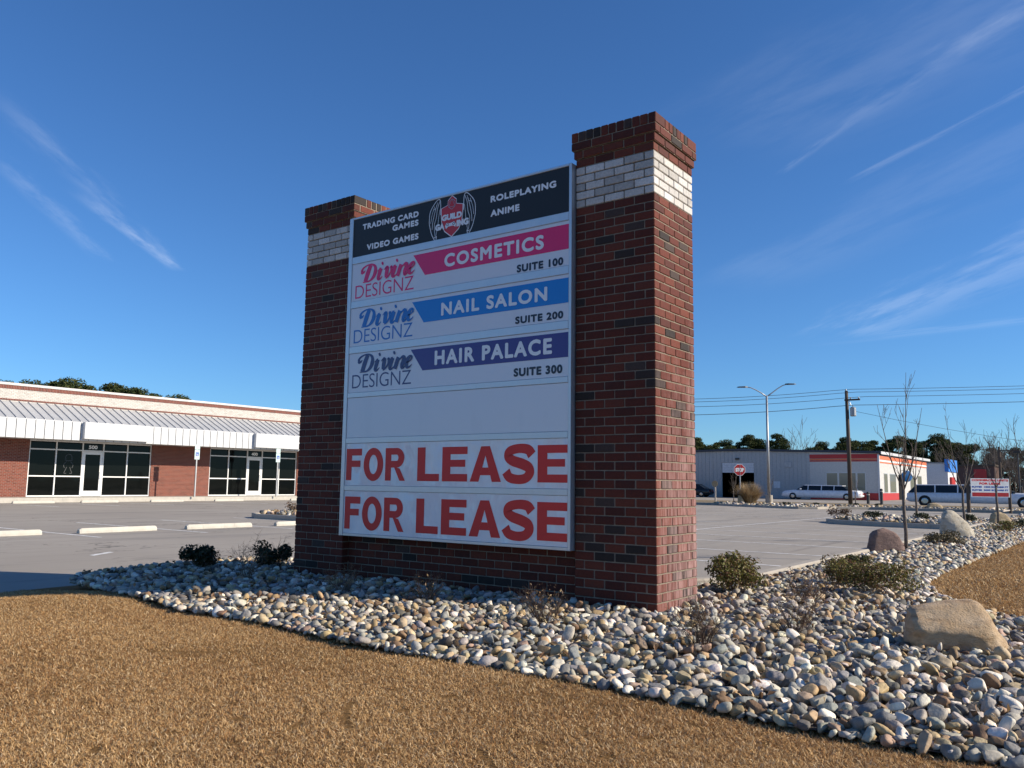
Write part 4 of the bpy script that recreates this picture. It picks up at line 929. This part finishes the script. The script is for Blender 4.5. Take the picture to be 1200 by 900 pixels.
BEDF = [p for p in BED]
S_near = scatter(BED, .017, .050, 250000, .80, 3, ((-6.8, -2.8), (4.6, 5.9)))
S_fill = scatter(BED, .017, .034, 90000, .62, 5, ((-6.8, -2.8), (4.6, 5.9)))
S_far = scatter(BED, .024, .066, 120000, .74, 4, ((-.6, 5.85), (1.6, 26))); S_far = np.vstack([S_far, scatter(BED, .05, .11, 30000, .74, 44, ((-.6, 25.9), (1.6, 44)))])
S_isl = np.vstack([scatter(ISL, .05, .13, 5000, .8, 6), scatter(ISL2, .05, .14, 5000, .8, 7)])
vp = [(x, y) for x, y in VERGE]; S_ver = scatter([(-19, 46.6), (-17.6, 45.1), (-16.4, 44.1), (-14, 42.9), (-12, 42.3), (-11.3, 42.9), (-10.9, 45.2), (-9, 46.6), (3, 46.8), (3, 49.4), (-19, 49.4)], .07, .18, 3000, .95, 8)
def stone_geo(S, lod, zb, seed, hump=0.0):
    r = np.random.default_rng(seed); out = []; hs = hump*np.clip(dist_poly(S[:, :2], BED)/.35, 0, 1)-.03*(S[:, 0] < -.25)*(S[:, 1] > 1.6)
    for (x, y, q), hm in zip(S, hs):
        ci = r.choice(len(PAL), p=PW); c = np.array(PAL[ci][1])*np.array([1.09, 1.05, .97])*r.uniform(.66, 1.2)*(1+r.uniform(-.05, .05, 3))
        sc3 = q*np.array([1.22*r.uniform(.85, 1.15), r.uniform(.72, 1.0), r.uniform(.42, .74)])
        e = Euler((r.normal(0, .42), r.normal(0, .42), r.uniform(0, 6.28))); M_ = np.array(e.to_matrix())
        out.append((np.array([x, y, zb+sc3[2]*r.uniform(.15, .75)+(hm*r.uniform(0, 1) if hm > 0 else hm)]), M_*sc3[None, :], ci, c, int(r.integers(len(PROTO)))))
    return out
def merge(name, G, lod):
    VV = []; FF = []; CC_ = []; o = 0; F0 = (I1, I2, I3)[lod][1]
    for (p, M_, ci, c, k) in G:
        v = PROTO[k][lod] @ M_.T+p; VV.append(v); FF.append(F0+o); CC_.append(np.repeat(c[None], len(v), 0)); o += len(v)
    return np_obj(name, np.vstack(VV), np.vstack(FF), np.vstack(CC_), 'stone')
S_near = keep_clear(S_near); S_fill = keep_clear(S_fill)
G = stone_geo(S_near, 1, -.032, 11, .065)
pos = np.array([g[0] for g in G]); siz = np.array([S_near[i, 2] for i in range(len(G))])
vis, dep = in_view(pos, -.01)
# shaded or buried layers score lower: rank by apparent size, topmost first
score = np.where(vis, siz/dep*(1+(pos[:, 2] > .0)*.15), -1); order = np.argsort(-score)
big = set(order[:290].tolist())
for i in sorted(big):
    p, M_, ci, c, k = G[i]; v = PROTO[k][2] @ M_.T
    o = np_obj('river_stone', v, I3[1], np.repeat(c[None], len(v), 0), 'stone'); o.location = p
    nm = PAL[ci][0]
    tag(o, 'large %s river stone lying in the cobble bed in front of the brick sign' % nm, 'stone', 'large %s river stones in the sign bed' % nm)
tag(merge('river_stones', stone_geo(S_fill, 0, -.036, 15, .02), 0), 'small stones filling the gaps of the cobble bed', 'river stones', kind='stuff')
tag(merge('river_stones', [g for i, g in enumerate(G) if i not in big], 1), 'mixed small river stones covering the bed round the brick sign', 'river stones', kind='stuff')
tag(merge('river_stones', stone_geo(S_far, 0, -.035, 12, .04), 0), 'river stones covering the narrow bed along the lot kerb', 'river stones', kind='stuff')
tag(merge('river_stones', stone_geo(S_isl, 0, -.05, 13, .05), 0), 'river stones filling the parking lot islands', 'river stones', kind='stuff')
tag(merge('river_stones', stone_geo(S_ver, 0, -.09, 14), 0), 'scattered stones along the verge by the stop sign', 'river stones', kind='stuff')

# boulders
def boulder(loc, dims, rz, pts, mat, label, seed, sub=4, amp=.03):
    bm = bmesh.new()
    for p in pts: bm.verts.new(p)
    bmesh.ops.convex_hull(bm, input=bm.verts); lv = [v for v in bm.verts if not v.link_faces]; bmesh.ops.delete(bm, geom=lv, context='VERTS')
    bmesh.ops.bevel(bm, geom=list(bm.edges), offset=.045, segments=1, profile=.5, affect='EDGES')
    bmesh.ops.triangulate(bm, faces=bm.faces)
    for _ in range(3):
        bmesh.ops.subdivide_edges(bm, edges=[e for e in bm.edges if e.calc_length() > .07], cuts=1); bmesh.ops.triangulate(bm, faces=bm.faces)
    bmesh.ops.smooth_vert(bm, verts=bm.verts, factor=.12, use_axis_x=True, use_axis_y=True, use_axis_z=True)
    from mathutils import noise
    for v in bm.verts:
        q = v.co*2.4+Vector((seed, seed*.7, 0)); v.co += v.co.normalized()*(amp*noise.fractal(q, 1, 2, 5)+amp*.35*noise.noise(q*5))
    bm.normal_update()
    me = bpy.data.meshes.new('boulder'); bm.to_mesh(me); bm.free(); me.materials.append(MATS[mat]); me.polygons.foreach_set('use_smooth', [True]*len(me.polygons)); me.set_sharp_from_angle(angle=R(26))
    o = bpy.data.objects.new('boulder', me); COL.objects.link(o); o.location = loc; o.rotation_euler = (0, 0, rz); o.scale = dims
    return tag(o, label, 'boulder')
BLOCK = [(-.50, -.06, .80), (-.44, .24, .84), (.28, -.06, 1.0), (.32, .26, .98), (-.50, -.24, .50), (.12, -.34, .46), (.30, -.26, .66), (-.44, -.20, 0), (.46, -.28, -.05), (.55, -.08, .20), (.50, .2, .3), (-.46, .28, 0), (.46, .28, 0), (-.56, .02, .30)]
boulder((2.19, -.01, -.03), (.60, .52, .35), R(36), BLOCK, 'sandstone', 'large angular tan sandstone boulder with a flat top at the right of the bed', 3.1, amp=.035)
DOME = [(-.5, -.3, 0), (.45, -.35, 0), (.55, .3, 0), (-.45, .35, 0), (-.5, -.1, .55), (-.3, -.2, .9), (-.05, .0, 1.0), (.2, -.2, .82), (.48, -.15, .38), (.3, .2, .7), (-.35, .25, .8), (.52, 0, .2)]
boulder((-.12, 8.75, -.06), (.60, .5, .47), R(36), DOME, 'purple_rock', 'dark purplish brown boulder beside the tallest bare young tree', 7.7)
PEAK = [(-.5, -.3, 0), (.5, -.35, 0), (.55, .3, 0), (-.45, .35, 0), (-.5, -.2, .7), (-.3, -.1, 1.0), (-.05, .0, .95), (.25, -.25, .62), (.52, -.15, .30), (.3, .2, .5), (-.35, .25, .9), (-.1, -.38, .5)]
boulder((.12, 14.4, -.06), (.68, .55, .68), R(36), PEAK, 'limestone', 'tall pale limestone boulder with a sloping right side', 1.9)
boulder((.0, 23.7, -.06), (.66, .5, .45), R(36), DOME, 'tan_rock', 'rounded tan boulder in the bed below the lease board', 4.4); boulder((-1.0, 25.0, -.08), (.5, .4, .36), R(30), DOME, 'limestone', 'small pale boulder behind the second young tree on the island', 5.4)
boulder((-5.8, 47.5, -.1), (.9, .6, .35), R(30), DOME, 'tan_rock', 'low tan boulder on the verge before the stretch sport utility', 6.4); boulder((-17.2, 46.9, -.1), (.4, .4, .6), R(10), PEAK, 'tan_rock', 'small upright stone beside the ornamental grass clump', 8.4)

# ================================================================== DORMANT LAWN
def blades(name, P, h0, h1, w, seed, label):
    r = np.random.default_rng(seed); n = len(P); th = r.uniform(0, 2*np.pi, n); d = np.c_[np.cos(th), np.sin(th)]
    L = r.uniform(h0, h1, n)*r.uniform(.7, 1.15, n); lean = r.uniform(.45, 1.5, n); curl = r.normal(0, .8, n)
    th2 = th+curl; d2 = np.c_[np.cos(th2), np.sin(th2)]; side = np.c_[-np.sin(th), np.cos(th)]
    base = np.c_[P, lawn_z(P[:, 0], P[:, 1])-.004]
    mid = base.copy(); mid[:, :2] += d*(L*.5*np.sin(lean))[:, None]; mid[:, 2] += L*.5*np.cos(lean)*1.1
    tip = mid.copy(); tip[:, :2] += d2*(L*.5*np.sin(np.minimum(lean*1.5, 1.75)))[:, None]; tip[:, 2] += L*.5*np.cos(np.minimum(lean*1.5, 1.75))
    ww = (w*r.uniform(.6, 1.4, n))[:, None]; s3 = np.c_[side, np.zeros(n)]*ww
    s3[:, 2] += ww[:, 0]*r.normal(0, .5, n)
    V = np.stack([base-s3, base+s3, mid-s3*.8, mid+s3*.8, tip], 1).reshape(-1, 3)
    k = np.arange(n)[:, None]*5; F = np.concatenate([k+np.array([[0, 1, 3]]), k+np.array([[0, 3, 2]]), k+np.array([[2, 3, 4]])], 0)
    cols = np.array([(.56, .345, .15), (.68, .47, .235), (.43, .24, .098), (.26, .125, .05), (.80, .62, .38), (.11, .056, .026)])
    pt = .5+.5*np.sin(P[:, 0]*2.1+np.sin(P[:, 1]*3.3)*1.4)*np.cos(P[:, 1]*2.7+P[:, 0]*.8)+r.normal(0, .25, n)
    pick = np.where(r.random(n) < np.clip(.35+.25*(pt-.5), .1, .6), r.choice([2, 3, 5], n, p=[.55, .33, .12]), r.choice([0, 1, 4], n, p=[.48, .36, .16]))
    C = cols[pick]*r.uniform(.8, 1.15, (n, 1)); C = np.repeat(C, 5, 0)
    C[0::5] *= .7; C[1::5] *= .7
    return tag(np_obj(name, V, F, C, 'blade'), label, 'dry grass', kind='stuff')
def lawn_pts(n, lo, hi, seed, dens):
    r = np.random.default_rng(seed); P = r.uniform(lo, hi, (n, 2)); P3 = np.c_[P, np.zeros(n)]; v, d = in_view(P3, .25); v2, _ = in_view(P3, 1.3)
    keep = (v | (v2 & (r.random(n) < .35))) & (r.random(n) < np.clip(dens/np.maximum(d, .5), 0, 1)); P = P[keep]
    ins = in_poly(P, BED); dd = dist_poly(P, BED); edge = .07+.05*np.sin(P[:, 0]*9+P[:, 1]*7)+r.normal(0, .03, len(P))
    P = P[~ins | (dd < edge)]
    lo_ = np.sin(P[:, 0]*1.9+2*np.sin(P[:, 1]*1.3))*np.sin(P[:, 1]*2.3+1.5*np.sin(P[:, 0]*1.1)); P = P[r.random(len(P)) < np.clip(.95-.45*(lo_ > .55), 0, 1)]
    tu = np.sin(P[:, 0]*11.3+np.sin(P[:, 1]*7.1)*2)*np.sin(P[:, 1]*9.7+np.sin(P[:, 0]*5.3)*2); return P[(tu > -.90)]
P1 = lawn_pts(3100000, (-6.7, -6.2), (4.6, -2.0), 21, 3.3); P1 = P1[P1[:, 1] < -1.9]; print('blades', len(P1))
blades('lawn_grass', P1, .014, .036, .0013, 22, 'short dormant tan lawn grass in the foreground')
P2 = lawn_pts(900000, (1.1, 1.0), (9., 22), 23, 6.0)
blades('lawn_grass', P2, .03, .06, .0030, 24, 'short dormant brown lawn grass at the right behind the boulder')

# ================================================================== PLANTS
def leaf_cloud(centers, radii, n, size, cols, seed, up=.4, flat=.5):
    r = np.random.default_rng(seed); k = r.integers(len(centers), size=n); c = np.array(centers)[k]; rad = np.array(radii)[k]
    u = r.normal(size=(n, 3)); u /= np.linalg.norm(u, axis=1, keepdims=True); rr = r.random(n)**(1/2.2)
    p = c+u*rad*rr[:, None]; nrm = u*.6+r.normal(size=(n, 3))*.7+np.array([0, 0, up]); nrm /= np.linalg.norm(nrm, axis=1, keepdims=True)
    a = np.cross(nrm, r.normal(size=(n, 3))); a /= np.linalg.norm(a, axis=1, keepdims=True); b = np.cross(nrm, a); s = size*r.uniform(.6, 1.3, n)[:, None]
    V = np.stack([p-a*s*.5, p+b*s*flat*.5+nrm*s*.10, p+a*s*.5, p-b*s*flat*.5+nrm*s*.10], 1).reshape(-1, 3)
    q = np.arange(n)[:, None]*4; F = np.concatenate([q+np.array([[0, 1, 2]]), q+np.array([[0, 2, 3]])], 0)
    C = np.array(cols)[r.integers(len(cols), size=n)]*r.uniform(.75, 1.25, (n, 1)); return V, F, np.repeat(C, 4, 0)
def twigs(mb, base, n, h, spread, r0, seed, sub=3, col=(.16, .10, .07), cols=None, depth=2):
    rd = random.Random(seed)
    def grow(p, d, L, r_, dep):
        pts = [p]; dd = d.copy(); seg = 3
        for i in range(seg):
            dd = (dd+Vector((rd.gauss(0, .16), rd.gauss(0, .16), rd.gauss(.04, .1)))).normalized(); pts.append(pts[-1]+dd*L/seg)
        c = rd.choice(cols) if cols else col
        mb.tube(pts, [r_*(1-.22*i) for i in range(seg+1)], 3, c, 0, False)
        if dep > 0:
            for i in range(sub):
                t = rd.choice(pts[1:]); nd = (dd+Vector((rd.gauss(0, .6), rd.gauss(0, .6), rd.gauss(.1, .4)))).normalized(); grow(t, nd, L*rd.uniform(.35, .6), r_*.6, dep-1)
    for i in range(n):
        a = rd.uniform(0, 6.283); t = rd.random()**.6*spread; d = Vector((math.cos(a)*t, math.sin(a)*t, 1)).normalized()
        grow(Vector(base)+Vector((math.cos(a)*.02, math.sin(a)*.02, 0)), d, h*rd.uniform(.5, .8), r0, depth)
    return mb
def leafy(name, loc, w, h, n, size, cols, label, seed, group=None, cat='shrub', rz=0., lobes=9, squash=.9):
    t_ = thing(name, loc, label, cat, group, rz); r = np.random.default_rng(seed); ce = []; ra = []
    for i in range(lobes):
        a = r.uniform(0, 6.28); q = r.random()**.5*w*.36; z = h*r.uniform(.30, .80)*(1-.35*(q/(w*.5))**2); ce.append((q*math.cos(a), q*math.sin(a), z)); s = r.uniform(.15, .26); ra.append((w*s, w*s, h*s*1.15*squash))
    part('stems', twigs(MB(), (0, 0, -.03), 14, h*.85, w/h*.7, .004*max(1, h/.35), seed, 3), 'twig', t_, False, True)
    V, F, C = leaf_cloud(ce, ra, n, size, cols, seed); np_obj('foliage', V, F, C, 'leaf', t_, False, True)
    return t_
GREEN = [(.045, .055, .016), (.06, .07, .02), (.085, .085, .024), (.11, .085, .03), (.035, .045, .014)]
DKGREEN = [(.022, .034, .014), (.03, .042, .016), (.018, .028, .012), (.05, .045, .018)]
OLIVE = [(.15, .145, .03), (.18, .16, .036), (.11, .115, .026), (.19, .13, .044), (.13, .062, .034)]
leafy('shrub', (-5.55, -.55, 0), .54, .36, 1500, .05, DKGREEN, 'dark evergreen shrub leftmost in the shaded part of the bed', 31)
leafy('shrub', (-5.15, .15, 0), .44, .40, 1200, .05, DKGREEN+[(.10, .06, .02)], 'dark evergreen shrub beside the left brick pillar', 32)
leafy('shrub', (.02, 1.75, 0), .66, .44, 3600, .036, OLIVE, 'rounded olive green shrub just right of the right brick pillar', 33, lobes=14)
leafy('shrub', (1.15, 2.45, 0), .80, .40, 2900, .032, OLIVE, 'wide loose olive shrub in the stones at the corner of the right lawn', 34, lobes=12)
leafy('shrub', (.62, 3.1, 0), .62, .34, 2200, .032, OLIVE+[(.12, .07, .04)], 'thin reddish olive shrub behind the wide loose shrub', 35, lobes=10)
leafy('shrub', (.35, 5.0, 0), .55, .26, 1300, .036, GREEN, 'low shrub in front of the purplish boulder', 40)
leafy('shrub', (.32, 11.6, 0), .95, .30, 1600, .045, [(.09, .075, .035), (.12, .09, .05), (.07, .06, .03)], 'low brownish ground shrub left of the pale limestone boulder', 36); leafy('shrub', (.75, 18.0, 0), .9, .3, 1300, .05, OLIVE, 'low olive shrub behind the pale limestone boulder on its right', 37)
DRYC = [(.13, .085, .06), (.17, .11, .075), (.10, .065, .05), (.20, .15, .10)]
def dry(loc, w, h, label, seed, n=26, leaves=110):
    t_ = thing('dry_shrub', loc, label, 'dry shrub', 'leafless dry shrubs in the stone bed')
    part('twigs', twigs(MB(), (0, 0, -.03), n, h, w/h*.75, .0032, seed, 4, cols=DRYC, depth=2), 'twig', t_, False, True)
    V, F, C = leaf_cloud([(0, 0, h*.62)], [(w*.5, w*.5, h*.42)], leaves, .024, [(.20, .12, .06), (.26, .18, .09), (.13, .08, .05)], seed); np_obj('dead_leaves', V, F, C, 'leaf', t_, False, True)
    return t_
dry((-4.45, -.75, 0), .36, .42, 'leafless dry shrub between the two dark evergreen shrubs', 51, 16, 40)
dry((-2.80, -.9, 0), .38, .30, 'leafless dry shrub in shade below the left end of the sign board', 52, 20, 40)
dry((-1.85, -.80, 0), .40, .28, 'leafless dry shrub under the middle of the sign board', 53)
dry((-.38, -1.1, 0), .38, .32, 'leafless dry shrub in front of the right end of the base wall', 54)
dry((.90, -1.2, 0), .34, .34, 'leafless dry shrub in front of the right brick pillar corner', 55, 30)
dry((1.22, -.30, 0), .36, .30, 'leafless reddish dry shrub between the right pillar and the large boulder', 56, 30)
dry((.76, 1.55, 0), .60, .28, 'wide low dry shrub right of the rounded olive shrub', 57, 34, 200)
# small shrubs on islands and verge
sp = leafy('shrub', (-5.3, 25.4, -.05), .95, .45, 420, .08, [(.14, .085, .055), (.17, .11, .07), (.10, .07, .04)], 'reddish brown twiggy shrub at the left end of the stone island', 61)
isl = 'small shrubs on the islands and verge'
sp['group'] = isl
gp = leafy('shrub', (-4.05, 25.2, -.05), .80, .34, 420, .08, DKGREEN, 'dark green mound shrub in the middle of the stone island', 62, isl)
dup(gp, (-2.6, 25.6, -.05), 1., .95, 'dark green mound shrub at the right half of the stone island', isl); dup(gp, (-1.15, 24.6, -.05), 2., 1.0, 'dark green mound shrub where the stone island meets the bed', isl)
dup(gp, (.9, 21.0, -.03), 3., 1.0, 'dark green mound shrub right of the tan boulder', isl); dup(sp, (-19.3, 12.2, -.06), 1, 1.0, 'brown twiggy shrub on the island by the left pillar', isl)
for x, y, lb in ((-13.6, 45.0, 'tiny green shrub on the verge right of the ornamental grass'), (-12.0, 45.6, 'tiny green shrub on the verge before the white limousine'), (-10.2, 47.2, 'tiny green shrub at the foot of the wooden utility pole'), (-8.9, 47.6, 'tiny green shrub on the verge right of the wooden utility pole')): dup(gp, (x, y, -.09), x, .75, lb, isl)
# ornamental grass clump
og = thing('ornamental_grass', (-16.9, 47.6, -.1), 'tall tan ornamental grass clump at the foot of the lamp post', 'ornamental grass')
r = np.random.default_rng(71); n = 2600; th = r.uniform(0, 6.28, n); b0 = r.random(n)**.5*.35; lean = r.random(n)**.8*.75; L_ = r.uniform(.8, 1.5, n)
d = np.c_[np.cos(th), np.sin(th)]; base = np.c_[d*b0[:, None], np.zeros(n)]; mid = base+np.c_[d*(L_*.5*np.sin(lean))[:, None], L_*.55*np.cos(lean)]; tip = mid+np.c_[d*(L_*.5*np.sin(lean*1.9))[:, None], L_*.5*np.cos(lean*1.9)]
s3 = np.c_[-d[:, 1], d[:, 0], np.zeros(n)]*.014; V = np.stack([base-s3, base+s3, mid-s3, mid+s3, tip], 1).reshape(-1, 3); k = np.arange(n)[:, None]*5
F = np.concatenate([k+np.array([[0, 1, 3]]), k+np.array([[0, 3, 2]]), k+np.array([[2, 3, 4]])], 0); C = np.repeat(np.array([(.42, .32, .19), (.36, .26, .14), (.48, .38, .25), (.26, .17, .09)])[r.integers(4, size=n)], 5, 0)
np_obj('blades', V, F, C, 'blade', og, False, True)

# ---------------- bare young trees
def grow_tree(mb, p, d, L, r_, dep, rd, col, up=.12, n=5, wig=.07, minr=.0025):
    pts = [Vector(p)]; rad = [r_]; dd = Vector(d).normalized(); seg = 5; kids = []
    for i in range(seg):
        dd = (dd+Vector((rd.gauss(0, wig), rd.gauss(0, wig), up*.25))).normalized(); pts.append(pts[-1]+dd*L/seg); rad.append(max(minr, r_*(1-.78*(i+1)/seg))); kids.append((pts[-1].copy(), dd.copy(), rad[-1]))
    mb.tube(pts, rad, 6 if r_ > .012 else 4, col, 0, False)
    if dep > 0:
        for i in range(n):
            q, bd, rr = kids[min(seg-1, int(rd.uniform(.8, seg)))]; a = rd.uniform(0, 6.283); side = Vector((math.cos(a), math.sin(a), 0)); nd = (bd*.9+side*rd.uniform(.3, .75)+Vector((0, 0, .25))).normalized()
            grow_tree(mb, q, nd, L*rd.uniform(.35, .62), max(minr, rr*.7), dep-1, rd, col, up, max(2, n-2), wig, minr)
BARK = (.15, .125, .105)
def young(loc, stem, mains, label, seed, r0=.030):
    t_ = thing('bare_tree', loc, label, 'tree', 'young bare trees along the stone bed'); rd = random.Random(seed)
    z = stem; part('trunk', MB().tube([(0, 0, -.05), (.01, 0, z*.3), (-.01, .01, z*.7), (0, 0, z)], [r0*1.15, r0, r0*.9, r0*.82], 8, BARK), 'bark', t_, True, True)
    br = MB()
    for (tx, ty, tz) in mains:
        s = Vector((0, 0, z-.02)); e = Vector((tx, ty, tz)); k = (e-s).length; h = Vector((tx*.55, ty*.55, z+(tz-z)*.42)); pts = [s, s+(h-s)*.5+Vector((tx*.06, ty*.06, 0)), h, h+(e-h)*.5, e]; rr = r0*.46
        br.tube(pts, [rr, rr*.8, rr*.6, rr*.38, .003], 6, BARK, 0, False)
        for i in range(6):
            t = rd.uniform(.25, .95); j = min(3, int(t*4)); q = pts[j].lerp(pts[j+1], t*4-j); a = rd.uniform(0, 6.283); nd = ((e-s).normalized()*.9+Vector((math.cos(a), math.sin(a), 0))*rd.uniform(.25, .6)).normalized()
            grow_tree(br, q, nd, k*rd.uniform(.14, .34)*(1.15-t*.6), .0085*(1.2-t), 1, rd, BARK, .15, 3, .09)
    part('branches', br, 'bark', t_, True, True); return t_
young((.09, 9.27, -.02), 1.05, [(-.26, -.52, 2.50), (.16, -.22, 3.06), (.36, -.08, 2.45), (-.05, .4, 2.0), (.0, -.35, 1.95)], 'tallest bare young tree beside the purplish boulder', 81)
young((.19, 15.1, -.02), 1.05, [(-.22, -.45, 2.72), (-.40, -.2, 2.2), (.3, .2, 2.1), (.1, .5, 1.9)], 'second bare young tree beside the pale limestone boulder', 82, .030)
young((.05, 22.6, -.02), 1.15, [(.0, .0, 2.7), (.35, .2, 2.1), (-.3, -.1, 2.2)], 'third bare young tree in front of the lease board', 83, .035)
young((-3.4, 29.2, -.05), 1.4, [(.1, .1, 3.3), (.4, .3, 2.9), (-.4, -.3, 2.8), (.0, -.5, 2.4)], 'bare young tree on the island before the sunny shop wall', 84, .042)
for x, y, h, lb, sd in ((-16.2, 49.6, 1.9, 'small bare tree just right of the lamp post', 85), (-10.4, 48.4, 2.0, 'small bare tree just left of the wooden utility pole', 86), (-19.5, 51.5, 2.3, 'reddish bare tree left of the ornamental grass', 87), (1.0, 30.5, 2.6, 'bare young tree at the right picture edge beyond the lease board', 88)):
    young((x, y, -.08), h*.35, [(-.25*h*.4, .1, h*.9), (.3*h*.4, .1, h*.95), (.05, -.2, h), (.1, .3, h*.8)], lb, sd, .035)

# ---------------- pine woods
def pine(seed, H):
    r = np.random.default_rng(seed); rd = random.Random(seed); t_ = thing('pine_tree', (0, 0, -.2), 'pine', 'tree')
    tr = MB().tube([(0, 0, -.2), (.1, .05, H*.4), (-.05, .1, H*.75), (.0, .05, H*.95)], [.22, .17, .12, .04], 8, (.10, .07, .05))
    ce = []; ra = []
    for i in range(int(15)):
        z = H*(.42+.54*(i+.5)/15); w = H*.20*math.sin(min(1, (1.02-(z/H))/.42)*1.45)*r.uniform(.55, 1.2)+.25; a = r.uniform(0, 6.28); c = (math.cos(a)*w*.75, math.sin(a)*w*.75, z+r.normal(0, .15)); ce.append(c); s = r.uniform(.55, 1.0)*H*.105; ra.append((s*1.25, s*1.25, s*.72))
        tr.tube([(0, .05, z-.5), (c[0]*.6, c[1]*.6, z-.2), c], [.06, .04, .02], 5, (.10, .07, .05), 0, False)
    part('trunk', tr, 'bark', t_, True, True)
    V, F, C = leaf_cloud(ce, ra, 7000, .34, [(.045, .065, .02), (.065, .08, .024), (.09, .095, .028), (.035, .05, .018)], seed, .3, .32); np_obj('crown', V, F, C, 'needle', t_, False, True)
    return t_
protos = [pine(90+i, h) for i, h in enumerate((9.6, 9.0, 10.2))]
used = [0, 0, 0]
def put_pine(k, x, y, sc_, label, group, rz):
    if not used[k]: o = protos[k]; used[k] = 1; o.location = (x, y, -.25); o.scale = sc_; o.rotation_euler = (0, 0, rz); o['label'] = label; o['group'] = group
    else: o = dup(protos[k], (x, y, -.25), rz, sc_, label, group)
rd = random.Random(5)
gl = 'pine trees rising behind the shopping strip'; gr = 'pine trees behind the warehouse and shops'
i = 0
for (x, y, z) in [(-104, 31.5, 11.9), (-100, 34.9, 12.0), (-97.2, 36.9, 12.4), (-96, 39, 12.7), (-94.0, 39.9, 12.4), (-93, 41.3, 12.0), (-91, 42.2, 11.7), (-89, 43.6, 11.3), (-87.4, 44.8, 11.0), (-86, 46.2, 10.5), (-83.5, 47.4, 10.3), (-106, 28, 12.0), (-110, 25, 12.5), (-101, 38, 12.4), (-98.6, 36, 12.2), (-95, 39.6, 12.3), (-92, 42, 11.7), (-90, 43, 11.4), (-88.2, 44.2, 11.1), (-86.8, 45.5, 10.7), (-84.8, 46.8, 10.4), (-102.4, 33.5, 11.9), (-82, 49, 9.9)]:
    put_pine(i % 3, x+rd.uniform(-1, 1), y+rd.uniform(-1, 1), (.972+.05*(y > 41))*(z+.25)/(9.6, 9.0, 10.2)[i % 3]*np.array([1.15, 1.15, 1]), 'dark green pine crown showing above the roof of the shopping strip', gl, rd.uniform(0, 6)); i += 1
for (x, y, z, lb) in [(-56, 124, 8.6, 0), (-54.1, 125.5, 8.9, 0), (-52.3, 127, 8.3, 0), (-50.7, 128, 8.5, 0), (-49, 129.5, 8.3, 0), (-47.2, 130.4, 9.6, 'tall round crowned pine left of the lamp post above the warehouse'), (-45.9, 131.5, 8.6, 0), (-43.7, 132.9, 9.6, 'tall round crowned pine right of the lamp post above the warehouse'),
                      (-38.4, 137, 8.1, 0), (-37.0, 138, 8.4, 0), (-35.0, 139.4, 9.2, 0), (-33.5, 140.6, 8.9, 0), (-32, 141.6, 8.5, 0), (-30.4, 143, 8.8, 0), (-28, 144.5, 9.2, 0), (-26.3, 145.7, 9.5, 0), (-25, 147, 9.1, 0), (-23.4, 148, 9.3, 0), (-21.8, 149, 9.9, 0), (-20.4, 150.2, 9.2, 0), (-19, 151, 8.8, 0), (-17.5, 152.4, 8.3, 0), (-14, 154, 7.8, 0), (-11, 156, 8.0, 0), (-8, 158, 8.2, 0)]:
    put_pine(i % 3, x, y, 1.03*(z+.25)/(9.6, 9.0, 10.2)[i % 3]*np.array([1.2, 1.2, 1]), lb or 'dark pine in the wood behind the warehouse and shops', 'tall pines by the lamp post' if lb else gr, rd.uniform(0, 6)); i += 1
# far bare deciduous trees
def far_bare(seed, H):
    t_ = thing('bare_tree', (0, 0, -.2), 'bare tree', 'tree'); rd = random.Random(seed); b = MB(); c = (.13, .105, .085)
    part('trunk', MB().tube([(0, 0, -.2), (.05, 0, H*.3)], [.16, .12], 7, c), 'bark', t_, True, True)
    for i in range(9):
        a = rd.uniform(0, 6.283); grow_tree(b, (.05, 0, H*rd.uniform(.12, .3)), (math.cos(a)*.5, math.sin(a)*.5, 1), H*rd.uniform(.45, .7), .07, 2, rd, c, .1, 6, .08, .016)
    part('branches', b, 'bark', t_, False, True); return t_
fb_ = [far_bare(101, 8.0), far_bare(102, 7.2)]; ub = [0, 0]
gb = 'bare trees in the wood at the right'
for i, (x, y, s_) in enumerate([(-40.6, 135.5, 1.15), (-17.5, 133, .9), (-15.2, 137, 1.0), (-12.8, 136, .95), (-11.2, 141, 1.1), (-9.5, 133, .9), (-9.4, 143, 1.05), (-7.6, 139, 1.0), (-6, 146, 1.1), (-4.5, 140, .95), (-2.6, 147, 1.1), (-.5, 142, 1.), (2, 150, 1.1), (-13.2, 146, 1.1), (-8.2, 128, .8), (-5.5, 130, .85), (-3, 133, .8)]):
    k = i % 2; lb = 'bare grey tree rising above the warehouse roof right of the lamp post' if i == 0 else 'bare brown tree in the wood behind the lease board'
    if not ub[k]: o = fb_[k]; ub[k] = 1; o.location = (x, y, -.2); o.scale = (s_,)*3; o['label'] = lb; o['group'] = gb
    else: o = dup(fb_[k], (x, y, -.2), i*1.3, s_, lb, gb)
    if i == 0: o['group'] = 'bare tree over the warehouse'
V, F, C = leaf_cloud([(x, 160+.3*x, 1.5) for x in range(-60, 12, 4)], [(3.5, 2, 2.3)]*18, 16000, .5, [(.05, .05, .022), (.075, .06, .035), (.10, .08, .05), (.04, .045, .02)], 111); tag(np_obj('undergrowth', V, F, C, 'needle', None, False), 'dark undergrowth at the foot of the far wood', 'undergrowth', kind='stuff')

# fallen leaves caught between the stones
r = np.random.default_rng(131); P = r.uniform((-6.4, -2.3), (4, 5), (900, 2)); P = P[in_poly(P, BED)]; P = keep_clear(P)
V, F, C = leaf_cloud([(x, y, .045) for x, y in P], [(.05, .05, .02)]*len(P), 700, .045, [(.17, .09, .04), (.24, .15, .07), (.12, .07, .035)], 132, .8, .6); tag(np_obj('fallen_leaves', V, F, C, 'leaf', None, False), 'scattered dry brown leaves caught between the river stones', 'fallen leaves', kind='stuff')
